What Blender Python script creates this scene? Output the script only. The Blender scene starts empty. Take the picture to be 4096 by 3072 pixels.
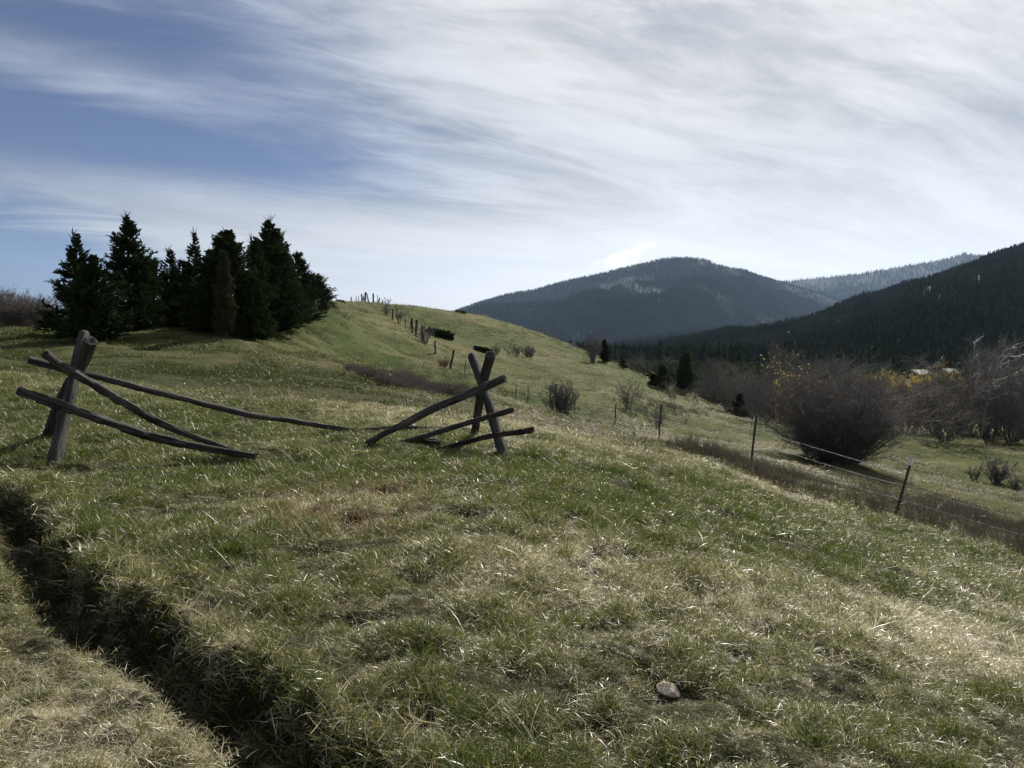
import bpy, math
import numpy as np
from mathutils import Vector
R = math.radians
rng = np.random.RandomState(7)
S = bpy.context.scene
COL = S.collection

# ------------------------------------------------------------------ camera
F = 710.0; PITCH = R(3.0)
CAM = np.array([0.0, 0.0, 1.6])
cd = bpy.data.cameras.new("camera"); cam = bpy.data.objects.new("camera", cd); COL.objects.link(cam)
cam.location = CAM; cam.rotation_euler = (R(90) - PITCH, 0, 0)
cd.sensor_width = 36; cd.lens = F / 1024 * 36; cd.clip_start = 0.05; cd.clip_end = 40000
S.camera = cam

# ------------------------------------------------------------------ light
SUN_AZ, SUN_EL = R(20), R(39)          # azimuth right of the view direction (+Y)
sdir = Vector((math.sin(SUN_AZ) * math.cos(SUN_EL), math.cos(SUN_AZ) * math.cos(SUN_EL), math.sin(SUN_EL)))
sl = bpy.data.lights.new("sun", 'SUN'); sl.energy = 5.0; sl.angle = R(0.9); sl.color = (1.0, 0.95, 0.86)
so = bpy.data.objects.new("sun", sl); COL.objects.link(so)
so.rotation_euler = (-sdir).to_track_quat('-Z', 'Y').to_euler()
S.view_settings.view_transform = 'Standard'; S.view_settings.look = 'None'
S.view_settings.exposure = 0.52; S.view_settings.gamma = 1; S.view_settings.use_curve_mapping = False
S.cycles.max_bounces = 6; S.cycles.diffuse_bounces = 3; S.cycles.glossy_bounces = 2
S.cycles.transmission_bounces = 3; S.cycles.transparent_max_bounces = 8; S.cycles.volume_bounces = 1
S.cycles.sample_clamp_indirect = 4; S.cycles.use_denoising = True; S.cycles.denoiser = 'OPENIMAGEDENOISE'; S.cycles.denoising_prefilter = 'NONE'; S.cycles.denoising_input_passes = 'RGB_ALBEDO_NORMAL'


class NT:
    """small helper round a node tree"""
    def __init__(s, t): s.t = t; s.n = t.nodes; s.l = t.links
    def new(s, typ, **k):
        n = s.n.new(typ)
        for a, b in k.items(): setattr(n, a, b)
        return n
    def put(s, sock, v):
        if isinstance(v, bpy.types.NodeSocket): s.l.new(v, sock)
        elif v is not None: sock.default_value = v
    def math(s, op, a, b=None, c=None, clamp=False):
        n = s.new('ShaderNodeMath', operation=op); n.use_clamp = clamp
        s.put(n.inputs[0], a); s.put(n.inputs[1], b)
        if c is not None: s.put(n.inputs[2], c)
        return n.outputs[0]
    def vmath(s, op, a, b=None):
        n = s.new('ShaderNodeVectorMath', operation=op); s.put(n.inputs[0], a); s.put(n.inputs[1], b)
        return n.outputs['Value' if op in ('DOT_PRODUCT', 'LENGTH') else 'Vector']
    def mix(s, f, a, b, blend='MIX'):
        n = s.new('ShaderNodeMix', data_type='RGBA', blend_type=blend)
        s.put(n.inputs[0], f); s.put(n.inputs[6], a); s.put(n.inputs[7], b)
        return n.outputs[2]
    def mr(s, v, a, b, c=0.0, d=1.0, smooth=True):
        n = s.new('ShaderNodeMapRange', interpolation_type='SMOOTHSTEP' if smooth else 'LINEAR')
        s.put(n.inputs[0], v); s.put(n.inputs[1], a); s.put(n.inputs[2], b); s.put(n.inputs[3], c); s.put(n.inputs[4], d)
        return n.outputs[0]
    def noise(s, vec, scale=1.0, detail=4, rough=.5, dist=0.0, out='Fac'):
        n = s.new('ShaderNodeTexNoise'); s.put(n.inputs['Vector'], vec); s.put(n.inputs['Scale'], scale)
        s.put(n.inputs['Detail'], detail); s.put(n.inputs['Roughness'], rough); s.put(n.inputs['Distortion'], dist)
        return n.outputs[out]


# world: Nishita sky with a thin veil of cirrus
W = bpy.data.worlds.new("World"); S.world = W; W.use_nodes = True
w = NT(W.node_tree); w.n.clear()
sky = w.new('ShaderNodeTexSky', sky_type='NISHITA'); sky.sun_disc = False
sky.sun_elevation = SUN_EL; sky.sun_rotation = SUN_AZ; sky.altitude = 1500; sky.air_density = 1.0; sky.dust_density = 0.4; sky.ozone_density = 2.0
D = w.vmath('NORMALIZE', w.new('ShaderNodeTexCoord').outputs['Generated'])
sep = w.new('ShaderNodeSeparateXYZ'); w.put(sep.inputs[0], D); dx, dy, dz = sep.outputs
den = w.math('MAXIMUM', w.math('ADD', dz, 0.10), 0.05)
px = w.math('DIVIDE', dx, den); py = w.math('DIVIDE', dy, den)
A = R(63)      # wind streaks run towards this azimuth
al = w.math('ADD', w.math('MULTIPLY', px, math.sin(A)), w.math('MULTIPLY', py, math.cos(A)))
ac = w.math('SUBTRACT', w.math('MULTIPLY', px, math.cos(A)), w.math('MULTIPLY', py, math.sin(A)))
def pvec(fa, fc, off):
    c = w.new('ShaderNodeCombineXYZ'); w.put(c.inputs[0], w.math('MULTIPLY', al, fa)); w.put(c.inputs[1], w.math('MULTIPLY', ac, fc)); c.inputs[2].default_value = off
    return c.outputs[0]
wob = w.noise(pvec(.35, .6, 3.3), 1.0, 3, .5, 0, 'Color')
def warped(fa, fc, off, amt):
    sc = w.new('ShaderNodeVectorMath', operation='SCALE'); w.put(sc.inputs[0], wob); sc.inputs[3].default_value = amt
    return w.vmath('ADD', pvec(fa, fc, off), sc.outputs[0])
broad = w.noise(warped(.45, 1.0, 4.6, .9), 1.0, 4, .5, .4)
streak = w.noise(warped(.75, 2.2, 8.1, 1.2), 1.0, 8, .6, .6)
fine = w.noise(warped(3.2, 8.5, 5.2, 3.0), 1.0, 8, .66, .9)
side = w.mr(dx, -.66, .16)
low = w.mr(dz, .05, .26, 1.0, 0.0)
cov = w.math('ADD', w.math('MULTIPLY', broad, 1.2), w.math('MULTIPLY', streak, .85))
cov = w.math('ADD', cov, w.math('MULTIPLY', w.math('SUBTRACT', fine, .5), .34))
cov = w.math('ADD', cov, w.math('MULTIPLY', side, .62))
cov = w.math('ADD', cov, w.math('MULTIPLY', w.math('MULTIPLY', low, w.mr(dx, -.55, -.15)), .55))
ta = w.math('DIVIDE', dx, w.math('MAXIMUM', dy, .2)); te = w.math('DIVIDE', dz, w.math('MAXIMUM', dy, .2))
te = w.math('ADD', te, w.math('MULTIPLY', w.math('SUBTRACT', streak, .5), .10))
def band(e0, k, wd_, amp, a0, a1):      # a long bank of cirrus (or a gap) sloping across the sky
    d_ = w.math('DIVIDE', w.math('SUBTRACT', te, w.math('SUBTRACT', e0, w.math('MULTIPLY', w.math('ADD', ta, .72), k))), wd_)
    g_ = w.math('EXPONENT', w.math('MULTIPLY', w.math('MULTIPLY', d_, d_), -1.0))
    return w.math('MULTIPLY', w.math('MULTIPLY', g_, w.mr(ta, a0, a1, 1.0, 0.0)), amp)
for b_ in ((.415, .26, .035, .42, -.60, -.28), (.330, .20, .045, -.26, -.35, .05), (.235, .19, .042, .55, -.45, .0), (.47, .1, .05, -.18, -.45, -.1), (.11, .0, .05, -.75, -.72, -.50)):
    cov = w.math('ADD', cov, band(*b_))
veil = w.mr(cov, .86, 1.66, 0.0, .97)
# brightness of the veil: forward scattering round the sun, texture of its own thickness
cosun = w.vmath('DOT_PRODUCT', D, tuple(sdir))
glow = w.math('POWER', w.math('MAXIMUM', cosun, 0.0), 5.0)
tex = w.mr(w.math('ADD', w.math('MULTIPLY', streak, .55), w.math('ADD', w.math('MULTIPLY', fine, .2), w.math('MULTIPLY', broad, .25))), .38, .62, .72, 1.13)
tex = w.math('ADD', w.math('MULTIPLY', tex, w.math('SUBTRACT', 1.0, w.math('MULTIPLY', low, .75))), w.math('MULTIPLY', low, .98))
# one small bright wisp of lower cloud above the mountain
q = w.vmath('SUBTRACT', D, (0.157, 0.980, 0.122)); qs = w.new('ShaderNodeSeparateXYZ'); w.put(qs.inputs[0], q)
qa = w.math('SUBTRACT', qs.outputs[0], w.math('MULTIPLY', qs.outputs[2], 1.0)); qb = w.math('SUBTRACT', qs.outputs[2], w.math('MULTIPLY', qs.outputs[0], .30))
fw = w.noise(w.vmath('MULTIPLY', D, (30, 30, 75)), 1.0, 6, .65, 1.0)
rr_ = w.math('ADD', w.math('POWER', w.math('ABSOLUTE', w.math('DIVIDE', qa, .055)), 2.0), w.math('POWER', w.math('ABSOLUTE', w.math('DIVIDE', qb, .022)), 2.0))
wisp = w.mr(w.math('ADD', w.math('MULTIPLY', rr_, -.28), fw), .40, .66, 0.0, .36)
lvl = w.math('MULTIPLY', w.math('ADD', w.math('MULTIPLY', glow, .38), .31), tex)
lvl = w.math('ADD', w.math('ADD', lvl, w.math('MULTIPLY', low, w.mr(dx, -.5, .1, .03, .26))), wisp)
ccol = w.mix(w.mr(w.math('ADD', glow, w.math('MULTIPLY', low, .8)), 0.1, .7), (.70, .79, 1.0, 1), (1.0, 1.0, .99, 1))
cl = w.new('ShaderNodeVectorMath', operation='SCALE'); w.put(cl.inputs[0], ccol); w.put(cl.inputs[3], lvl)
bs = w.new('ShaderNodeVectorMath', operation='SCALE'); w.put(bs.inputs[0], sky.outputs[0]); bs.inputs[3].default_value = .037
skyc = w.mix(veil, w.vmath('MULTIPLY', bs.outputs[0], (.70, .72, .88)), cl.outputs[0])
bg = w.new('ShaderNodeBackground'); w.put(bg.inputs[0], skyc); bg.inputs[1].default_value = 1.0
wo = w.new('ShaderNodeOutputWorld'); w.l.new(bg.outputs[0], wo.inputs[0])

# ------------------------------------------------------------------ helpers
def ray(u, v):
    a = (u - 512) / F; b = (384 - v) / F
    d = np.array([a, math.cos(PITCH) + b * math.sin(PITCH), -math.sin(PITCH) + b * math.cos(PITCH)])
    return d
def at(u, v, y):                       # point seen at (u,v), y metres ahead
    d = ray(u, v); return CAM + d * (y / d[1])

def hsh(ix, iy, seed):
    h = (ix.astype(np.int64) * 374761393 + iy.astype(np.int64) * 668265263 + seed * 974634777) & 0x7fffffff
    h = ((h ^ (h >> 13)) * 1274126177) & 0x7fffffff
    return ((h ^ (h >> 16)) & 0xffff) / 65535.0
def vnoise(x, y, seed=0):
    x = np.asarray(x, float); y = np.asarray(y, float)
    ix = np.floor(x); iy = np.floor(y); fx = x - ix; fy = y - iy
    fx = fx * fx * (3 - 2 * fx); fy = fy * fy * (3 - 2 * fy)
    a = hsh(ix, iy, seed); b = hsh(ix + 1, iy, seed); c = hsh(ix, iy + 1, seed); d = hsh(ix + 1, iy + 1, seed)
    return (a * (1 - fx) + b * fx) * (1 - fy) + (c * (1 - fx) + d * fx) * fy
def fbm(x, y, octs=4, seed=0, gain=.5):
    s = 0; a = 1; t = 0
    for o in range(octs):
        s = s + a * vnoise(x * 2 ** o + 17.3 * o, y * 2 ** o - 9.1 * o, seed + o); t += a; a *= gain
    return s / t
def sstep(x, a, b):
    t = np.clip((x - a) / (b - a), 0, 1); return t * t * (3 - 2 * t)

def setp(o, label=None, cat=None, group=None, kind=None):
    if label: o['label'] = label
    if cat: o['category'] = cat
    if group: o['group'] = group
    if kind: o['kind'] = kind
    return o
def empty(name, loc, rz=0, label=None, cat=None, group=None):
    o = bpy.data.objects.new(name, None); COL.objects.link(o); o.location = loc; o.rotation_euler = (0, 0, rz)
    return setp(o, label, cat, group)
def mesh(name, V, Q=None, T=None, mat=None, smooth=True, uv=None, attr=None):
    me = bpy.data.meshes.new(name); V = np.asarray(V, np.float32).reshape(-1, 3)
    Q = np.zeros((0, 4), np.int32) if Q is None else np.asarray(Q, np.int32).reshape(-1, 4)
    T = np.zeros((0, 3), np.int32) if T is None else np.asarray(T, np.int32).reshape(-1, 3)
    me.vertices.add(len(V)); me.vertices.foreach_set('co', V.ravel())
    loops = np.concatenate([Q.ravel(), T.ravel()]); me.loops.add(len(loops)); me.loops.foreach_set('vertex_index', loops)
    st = np.concatenate([np.arange(len(Q)) * 4, len(Q) * 4 + np.arange(len(T)) * 3]).astype(np.int32)
    me.polygons.add(len(st)); me.polygons.foreach_set('loop_start', st)
    me.polygons.foreach_set('use_smooth', np.full(len(st), bool(smooth)))
    me.update(calc_edges=True); me.validate()
    if uv is not None:
        l = me.uv_layers.new(name='UVMap'); l.data.foreach_set('uv', np.asarray(uv, np.float32)[loops].ravel())
    if attr is not None:
        for k, a in attr.items():
            at_ = me.attributes.new(k, 'FLOAT', 'POINT'); at_.data.foreach_set('value', np.asarray(a, np.float32))
    if mat: me.materials.append(mat)
    return me
def obj(name, me, parent=None, loc=None):
    o = bpy.data.objects.new(name, me); COL.objects.link(o)
    if parent is not None: o.parent = parent
    if loc is not None: o.location = loc
    return o
def copy_tree(root, loc, rz=0, scale=(1, 1, 1), label=None, group=None):
    r = root.copy(); COL.objects.link(r); r.location = loc; r.rotation_euler = (0, 0, rz); r.scale = scale
    if label: r['label'] = label
    if group: r['group'] = group
    for ch in root.children:
        c = ch.copy(); COL.objects.link(c); c.parent = r
    return r

def grid_quads(n, m):                  # n rows, m cols
    i = np.arange((n - 1) * m).reshape(n - 1, m)[:, :-1].ravel()
    return np.stack([i, i + 1, i + m + 1, i + m], 1)
class Geo:
    def __init__(s): s.V = []; s.Q = []; s.A = []; s.n = 0
    def add(s, V, Q, a=None):
        V = np.asarray(V).reshape(-1, 3); s.V.append(V); s.Q.append(np.asarray(Q) + s.n)
        s.A.append(np.zeros(len(V)) if a is None else np.broadcast_to(a, (len(V),)) if np.ndim(a) == 0 else np.asarray(a).ravel()); s.n += len(V)
    def mesh(s, name, mat, smooth=True):
        return mesh(name, np.concatenate(s.V), np.concatenate(s.Q), None, mat, smooth, attr={'tint': np.concatenate(s.A)})

def norm(a): return a / np.maximum(np.linalg.norm(a, axis=-1, keepdims=True), 1e-9)
def grow(P, Dr, L, nseg, wig, up, rs, grav=0.0):
    """polylines (N, nseg+1, 3) from starts P, directions Dr, lengths L"""
    N = len(P); out = np.zeros((N, nseg + 1, 3)); out[:, 0] = P; d = norm(Dr.copy()); st = (L / nseg)[:, None]
    for k in range(nseg):
        d = d + rs.normal(0, wig, (N, 3)); d[:, 2] += up - grav * k; d = norm(d); out[:, k + 1] = out[:, k] + d * st
    return out
def tubes(g, PL, r0, r1, sides=3, a=0.0):
    N, M, _ = PL.shape; t = norm(PL[:, -1] - PL[:, 0]); ref = np.where(np.abs(t[:, 2:3]) < .9, [[0, 0, 1.]], [[1., 0, 0]])
    x = norm(np.cross(t, ref)); y = np.cross(t, x); an = np.arange(sides) * 2 * math.pi / sides
    f = np.linspace(0, 1, M)[None, :]; r = (np.reshape(r0, (-1, 1)) * (1 - f) + np.reshape(r1, (-1, 1)) * f)
    V = PL[:, :, None, :] + r[:, :, None, None] * (x[:, None, None, :] * np.cos(an)[None, None, :, None] + y[:, None, None, :] * np.sin(an)[None, None, :, None])
    b = (np.arange(N)[:, None, None] * M + np.arange(M - 1)[None, :, None]) * sides; k = np.arange(sides)[None, None, :]; k2 = (k + 1) % sides
    Q = np.stack([b + k, b + k2, b + sides + k2, b + sides + k], -1).reshape(-1, 4)
    g.add(V, Q, np.repeat(np.broadcast_to(a, (N,)), M * sides))
def ribbons(g, PL, w0, w1, rs, jag=.35, cross=True, a=0.0):
    N, M, _ = PL.shape; t = norm(PL[:, -1] - PL[:, 0]); rnd = norm(rs.normal(0, 1, (N, 3))); x = norm(np.cross(t, rnd)); y = np.cross(t, x)
    f = np.linspace(0, 1, M)[None, :]
    for ax in ([x, y] if cross else [x]):
        ww = (np.reshape(w0, (-1, 1)) * (1 - f) + np.reshape(w1, (-1, 1)) * f) * .5
        wl = ww * (1 + rs.uniform(-jag, jag, (N, M))); wr = ww * (1 + rs.uniform(-jag, jag, (N, M)))
        V = np.stack([PL - ax[:, None] * wl[..., None], PL + ax[:, None] * wr[..., None]], 2)
        b = (np.arange(N)[:, None] * M + np.arange(M - 1)[None, :]) * 2
        Q = np.stack([b, b + 1, b + 3, b + 2], -1).reshape(-1, 4)
        g.add(V, Q, np.repeat(np.broadcast_to(a, (N,)), M * 2))
def kids(PL, k, lo, hi, rs):
    """k random points along each polyline between lo and hi; returns pos, tangent, parent index, fraction"""
    N, M, _ = PL.shape; i = np.repeat(np.arange(N), k); f = rs.uniform(lo, hi, N * k); x = f * (M - 1); j = np.minimum(x.astype(int), M - 2); r = (x - j)[:, None]
    return PL[i, j] * (1 - r) + PL[i, j + 1] * r, norm(PL[i, j + 1] - PL[i, j]), i, f
def branch_dir(t, ang, rs):
    x = norm(np.cross(t, norm(rs.normal(0, 1, t.shape)))); a = np.reshape(ang, (-1, 1)); return t * np.cos(a) + x * np.sin(a)

# ------------------------------------------------------------------ materials
def pmat(name, rough=.8, spec=.3):
    m = bpy.data.materials.new(name); m.use_nodes = True; t = NT(m.node_tree); b = t.n['Principled BSDF']
    b.inputs['Roughness'].default_value = rough; b.inputs['Specular IOR Level'].default_value = spec
    return m, t, b
def attr(t, name, typ='GEOMETRY', out='Fac'):
    n = t.new('ShaderNodeAttribute', attribute_type=typ); n.attribute_name = name; return n.outputs[out]
def ramp(t, f, pts):
    n = t.new('ShaderNodeValToRGB'); t.put(n.inputs[0], f); e = n.color_ramp.elements
    while len(e) < len(pts): e.new(.5)
    for k, (p, c) in enumerate(pts): e[k].position = p; e[k].color = (*c, 1)
    return n.outputs[0]

def leaf_material(name, pts, trans=.45, rough=.4, spec=.5, instanced=True, boost=1.0):
    m, t, b = pmat(name, rough, spec)
    a = attr(t, 'tint')
    if instanced:
        a = t.math('ADD', t.math('MULTIPLY', a, .75), t.math('MULTIPLY', attr(t, 'dry', 'INSTANCER'), .30), clamp=True)
    a = t.math('ADD', a, t.math('MULTIPLY', t.math('SUBTRACT', t.new('ShaderNodeObjectInfo').outputs['Random'], .5), .16), clamp=True)
    c = ramp(t, a, pts)
    t.put(b.inputs['Base Color'], c)
    tr = t.new('ShaderNodeBsdfTranslucent'); t.put(tr.inputs[0], t.mix(1.0, c, (boost, boost, boost * .9, 1), 'MULTIPLY'))
    mx = t.new('ShaderNodeMixShader'); mx.inputs[0].default_value = trans; t.l.new(b.outputs[0], mx.inputs[1]); t.l.new(tr.outputs[0], mx.inputs[2])
    t.l.new(mx.outputs[0], t.n['Material Output'].inputs[0])
    return m
GRASSPTS = [(0, (.046, .078, .005)), (.3, (.105, .138, .014)), (.5, (.19, .175, .055)), (.75, (.47, .41, .23)), (1, (.78, .72, .56))]
M_GRASS = leaf_material('grass_blades', GRASSPTS, .46, .36, .8)
M_HGRASS = leaf_material('hill_grass_blades', [(0, (.045, .065, .010)), (.4, (.085, .095, .022)), (.7, (.17, .145, .06)), (1, (.36, .30, .17))], .45, .5, .4)
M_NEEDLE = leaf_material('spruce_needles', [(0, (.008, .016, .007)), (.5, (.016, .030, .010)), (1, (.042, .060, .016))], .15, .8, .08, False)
M_GREENSPRUCE = leaf_material('green_spruce_needles', [(0, (.018, .042, .012)), (.5, (.032, .062, .018)), (1, (.065, .098, .026))], .2, .55, .3, False)
M_JUNIPER = leaf_material('juniper_foliage', [(0, (.018, .026, .008)), (1, (.055, .058, .018))], .2, .6, .3, False)
M_FOREST = leaf_material('forest_foliage', [(0, (.014, .030, .016)), (.5, (.036, .058, .028)), (.75, (.068, .076, .042)), (1, (.10, .092, .078))], .12, .8, .05)
M_YELLOW = leaf_material('spring_leaves', [(0, (.34, .25, .05)), (1, (.70, .55, .14))], .5, .5, .3, False)
M_BRUSH = leaf_material('brush_stems', [(0, (.145, .128, .135)), (.35, (.20, .178, .155)), (.65, (.28, .24, .155)), (1, (.42, .36, .21))], .35, .8, .12)
M_WEED = leaf_material('weed_stems', [(0, (.18, .10, .055)), (.5, (.30, .20, .11)), (1, (.50, .42, .30))], .35, .5, .4)
def bark_material(name, c0, c1, rough=.55, spec=.45):
    m, t, b = pmat(name, rough, spec)
    n = t.noise(t.new('ShaderNodeTexCoord').outputs['Object'], 6, 5, .7)
    a = t.math('ADD', t.math('MULTIPLY', n, .5), t.math('MULTIPLY', attr(t, 'tint'), .5))
    t.put(b.inputs['Base Color'], t.mix(a, (*c0, 1), (*c1, 1)))
    bp = t.new('ShaderNodeBump'); bp.inputs['Strength'].default_value = .5; bp.inputs['Distance'].default_value = .01; t.put(bp.inputs['Height'], n); t.l.new(bp.outputs[0], b.inputs['Normal'])
    return m
M_TWIG = bark_material('grey_twigs', (.085, .077, .073), (.215, .195, .18), .85, .12)
M_BROWNTWIG = bark_material('brown_twigs', (.075, .066, .062), (.205, .182, .162), .85, .12)
M_RUST = bark_material('rust_twigs', (.10, .05, .025), (.28, .15, .07))
M_PALEBARK = bark_material('pale_bark', (.10, .095, .09), (.28, .27, .25))
M_BARK = bark_material('dark_bark', (.03, .024, .018), (.09, .07, .055), .9, .2)

# weathered fence timber: grain follows the UV (angle, metres along)
def timber(name, dark, light):
    m, t, b = pmat(name, .78, .25)
    uvn = t.new('ShaderNodeUVMap').outputs[0]
    mp = t.new('ShaderNodeMapping'); t.put(mp.inputs[0], uvn); mp.inputs['Scale'].default_value = (9, .9, 1)
    g1 = t.noise(mp.outputs[0], 3.0, 8, .7, .5)
    mp2 = t.new('ShaderNodeMapping'); t.put(mp2.inputs[0], uvn); mp2.inputs['Scale'].default_value = (26, 1.6, 1)
    g2 = t.noise(mp2.outputs[0], 3.0, 6, .7, .3)
    big = t.noise(t.new('ShaderNodeTexCoord').outputs['Object'], 2.3, 4, .6)
    crack = t.mr(g1, .40, .47)
    c = t.mix(t.mr(t.math('ADD', t.math('MULTIPLY', g2, .6), t.math('MULTIPLY', big, .5)), .35, .75), (*dark, 1), (*light, 1))
    c = t.mix(t.mr(big, .60, .75, 0, .55), c, (.16, .085, .035, 1))
    c = t.mix(crack, (.008, .007, .006, 1), c)
    t.put(b.inputs['Base Color'], c)
    h = t.math('ADD', t.math('MULTIPLY', crack, 1.0), t.math('MULTIPLY', g2, .5))
    bp = t.new('ShaderNodeBump'); bp.inputs['Strength'].default_value = .9; bp.inputs['Distance'].default_value = .014; t.put(bp.inputs['Height'], h); t.l.new(bp.outputs[0], b.inputs['Normal'])
    return m
M_LOG = timber('weathered_timber', (.016, .014, .012), (.108, .098, .086))
M_LOGDARK = timber('rotten_timber', (.014, .012, .011), (.070, .060, .052))

# ground: soil and thatch under the grass, patchy turf colour on the hill
def ground_material():
    m, t, b = pmat('turf_ground', .95, .1)
    P = t.new('ShaderNodeNewGeometry').outputs['Position']
    n1 = t.noise(P, .09, 5, .6, .4); n2 = t.noise(P, .9, 6, .65, .3); n3 = t.noise(P, 7.0, 6, .7); n4 = t.noise(P, 55, 3, .7)
    turf = ramp(t, t.math('ADD', t.math('MULTIPLY', n1, .55), t.math('ADD', t.math('MULTIPLY', n2, .30), t.math('MULTIPLY', n3, .22))),
                [(.36, (.032, .054, .009)), (.47, (.056, .078, .014)), (.55, (.088, .096, .026)), (.66, (.160, .138, .060)), (.85, (.26, .22, .13))])
    soil = t.mix(n4, (.010, .008, .006, 1), (.040, .030, .022, 1))
    dist = t.vmath('LENGTH', P)
    n5 = t.noise(t.vmath('MULTIPLY', P, (140, 60, 100)), 1.0, 3, .7, 1.5)
    soil = t.mix(t.mr(n5, .48, .62, 0, .85), soil, t.mix(n3, (.035, .038, .014, 1), (.24, .20, .135, 1)))
    far = t.mr(dist, 8.0, 40.0, .22, 1.0)
    c = t.mix(far, soil, turf)
    bare = attr(t, 'bare')
    c = t.mix(t.math('MULTIPLY', bare, t.mr(n3, .35, .6)), c, t.mix(n4, (.15, .10, .07, 1), (.36, .26, .19, 1)))
    t.put(b.inputs['Base Color'], c)
    bp = t.new('ShaderNodeBump'); bp.inputs['Strength'].default_value = .8; bp.inputs['Distance'].default_value = .16
    t.put(bp.inputs['Height'], t.math('ADD', t.math('ADD', n3, t.math('MULTIPLY', n2, 1.2)), t.math('MULTIPLY', n4, .3))); t.l.new(bp.outputs[0], b.inputs['Normal'])
    return m
M_GROUND = ground_material()

# ------------------------------------------------------------------ terrain
CP = [  # (u, v, metres ahead) of ground seen in the picture
 (495, 457, 10.3), (474, 436.5, 12.0), (60, 468, 7.9), (45, 441, 9.4), (0, 470, 7.4), (280, 459, 9.1), (390, 447, 10.2), (345, 433, 11.8),
 (0, 330, 35), (0, 380, 16), (0, 420, 11), (85, 343, 28), (125, 330, 33), (200, 332, 33), (230, 336, 32), (200, 360, 24), (200, 400, 15), (300, 350, 36),
 (60, 328, 45), (100, 322, 50), (150, 319, 50), (200, 321, 46), (250, 319, 50), (150, 317, 70), (250, 312, 72), (60, 325, 62), (0, 326, 50), (225, 327, 40), (100, 318, 95), (200, 314, 100), (290, 319, 44), (315, 303, 62), (325, 311, 56), (345, 303.5, 88), (250, 335, 34), (100, 370, 20), (300, 375, 24), (300, 410, 14.5),
 (350, 363, 46), (470, 388, 40), (350, 400, 19), (350, 425, 13.5), (450, 411, 18), (410, 380, 36), (400, 352, 60),
 (449, 369, 54), (465, 379, 50), (435, 353, 64), (422, 341, 72), (416, 336.5, 75), (412, 333.5, 77), (392, 320.5, 92), (373, 302.8, 112), (355, 302.2, 110),
 (516, 405, 45), (528, 408, 43), (575, 418, 38.5), (615, 427, 32), (660, 441, 25.6), (750, 467.5, 18), (893, 517, 14.6), (1024, 555, 13.2),
 (560, 440, 14.5), (600, 448, 14.5), (640, 462, 13), (560, 426, 19), (620, 436, 20), (700, 470, 14), (800, 505, 12), (900, 545, 10.5), (1000, 575, 10.5),
 (560, 500, 7.1), (300, 520, 6.2), (800, 600, 5.3), (1024, 650, 5.6), (200, 470, 8.3),
 (560, 411, 42), (590, 371, 78), (545, 360, 85), (500, 345, 92), (460, 330, 98), (600, 392, 60), (540, 385, 66), (480, 365, 72), (640, 400, 62),
 (420, 307.5, 118), (460, 312.5, 118), (500, 321.5, 118), (540, 334.5, 114), (580, 350, 108), (610, 362.5, 103), (640, 377, 98), (665, 390, 93), (690, 402, 88),
 (684, 391.5, 86), (659, 390, 80), (740, 417, 70), (700, 432, 48), (760, 450, 37), (700, 447, 31), (820, 466, 30), (850, 463, 33), (900, 440, 52), (980, 446, 50), (1024, 445, 50),
 (1000, 480, 37), (1024, 500, 31), (1000, 521, 22.5), (920, 500, 22.5), (830, 475, 24), (760, 462, 26), (1060, 540, 21), (1100, 470, 38),
]
PTS = [at(*c) for c in CP]
PTS += [np.array(p, float) for p in [(0, 3, .0), (-1.7, 3.2, .06), (2.2, 3.2, -.22), (0, -1, 0), (-4, 0, .1), (4, 0, -.5), (0, -8, 0), (-9, -6, .2), (9, -6, -1.2), (-3.3, 4.5, .10), (-7, 5, .35), (8, 7, -1.9),
    (-20, 160, 5.5), (-45, 150, 5), (10, 160, .5), (35, 150, -9), (-70, 90, 4.5), (-90, 60, 3.5), (-60, 40, 2.8), (-50, 20, 1.6), (-90, 140, 4), (-40, 80, 5.2), (-60, 60, 3.6), (60, 120, -8), (90, 80, -8), (60, 60, -6.6), (50, 20, -5.4), (100, 150, -9), (30, 110, -7.0), (25, 95, -6.2),(90,30,-7), (30,-8,-5), (-30,-8,.8)]]
PTS = np.array(PTS)
def tps_fit(P, lam=.02):
    n = len(P); d = np.linalg.norm(P[:, None, :2] - P[None, :, :2], axis=2); K = np.where(d > 0, d * d * np.log(d + 1e-12), 0) + np.eye(n) * lam * 5
    A_ = np.zeros((n + 3, n + 3)); A_[:n, :n] = K; A_[:n, n] = 1; A_[:n, n + 1:] = P[:, :2]; A_[n:, :n] = A_[:n, n:].T
    return np.linalg.solve(A_, np.concatenate([P[:, 2], np.zeros(3)]))
TW = tps_fit(PTS)
def tps(x, y):
    sh = np.shape(x); x = np.ravel(x); y = np.ravel(y); out = np.zeros(len(x))
    for s in range(0, len(x), 20000):
        e = s + 20000; d = np.hypot(x[s:e, None] - PTS[None, :, 0], y[s:e, None] - PTS[None, :, 1])
        out[s:e] = (d * d * np.log(d + 1e-12)) @ TW[:-3] + TW[-3] + TW[-2] * x[s:e] + TW[-1] * y[s:e]
    return out.reshape(sh)
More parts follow.
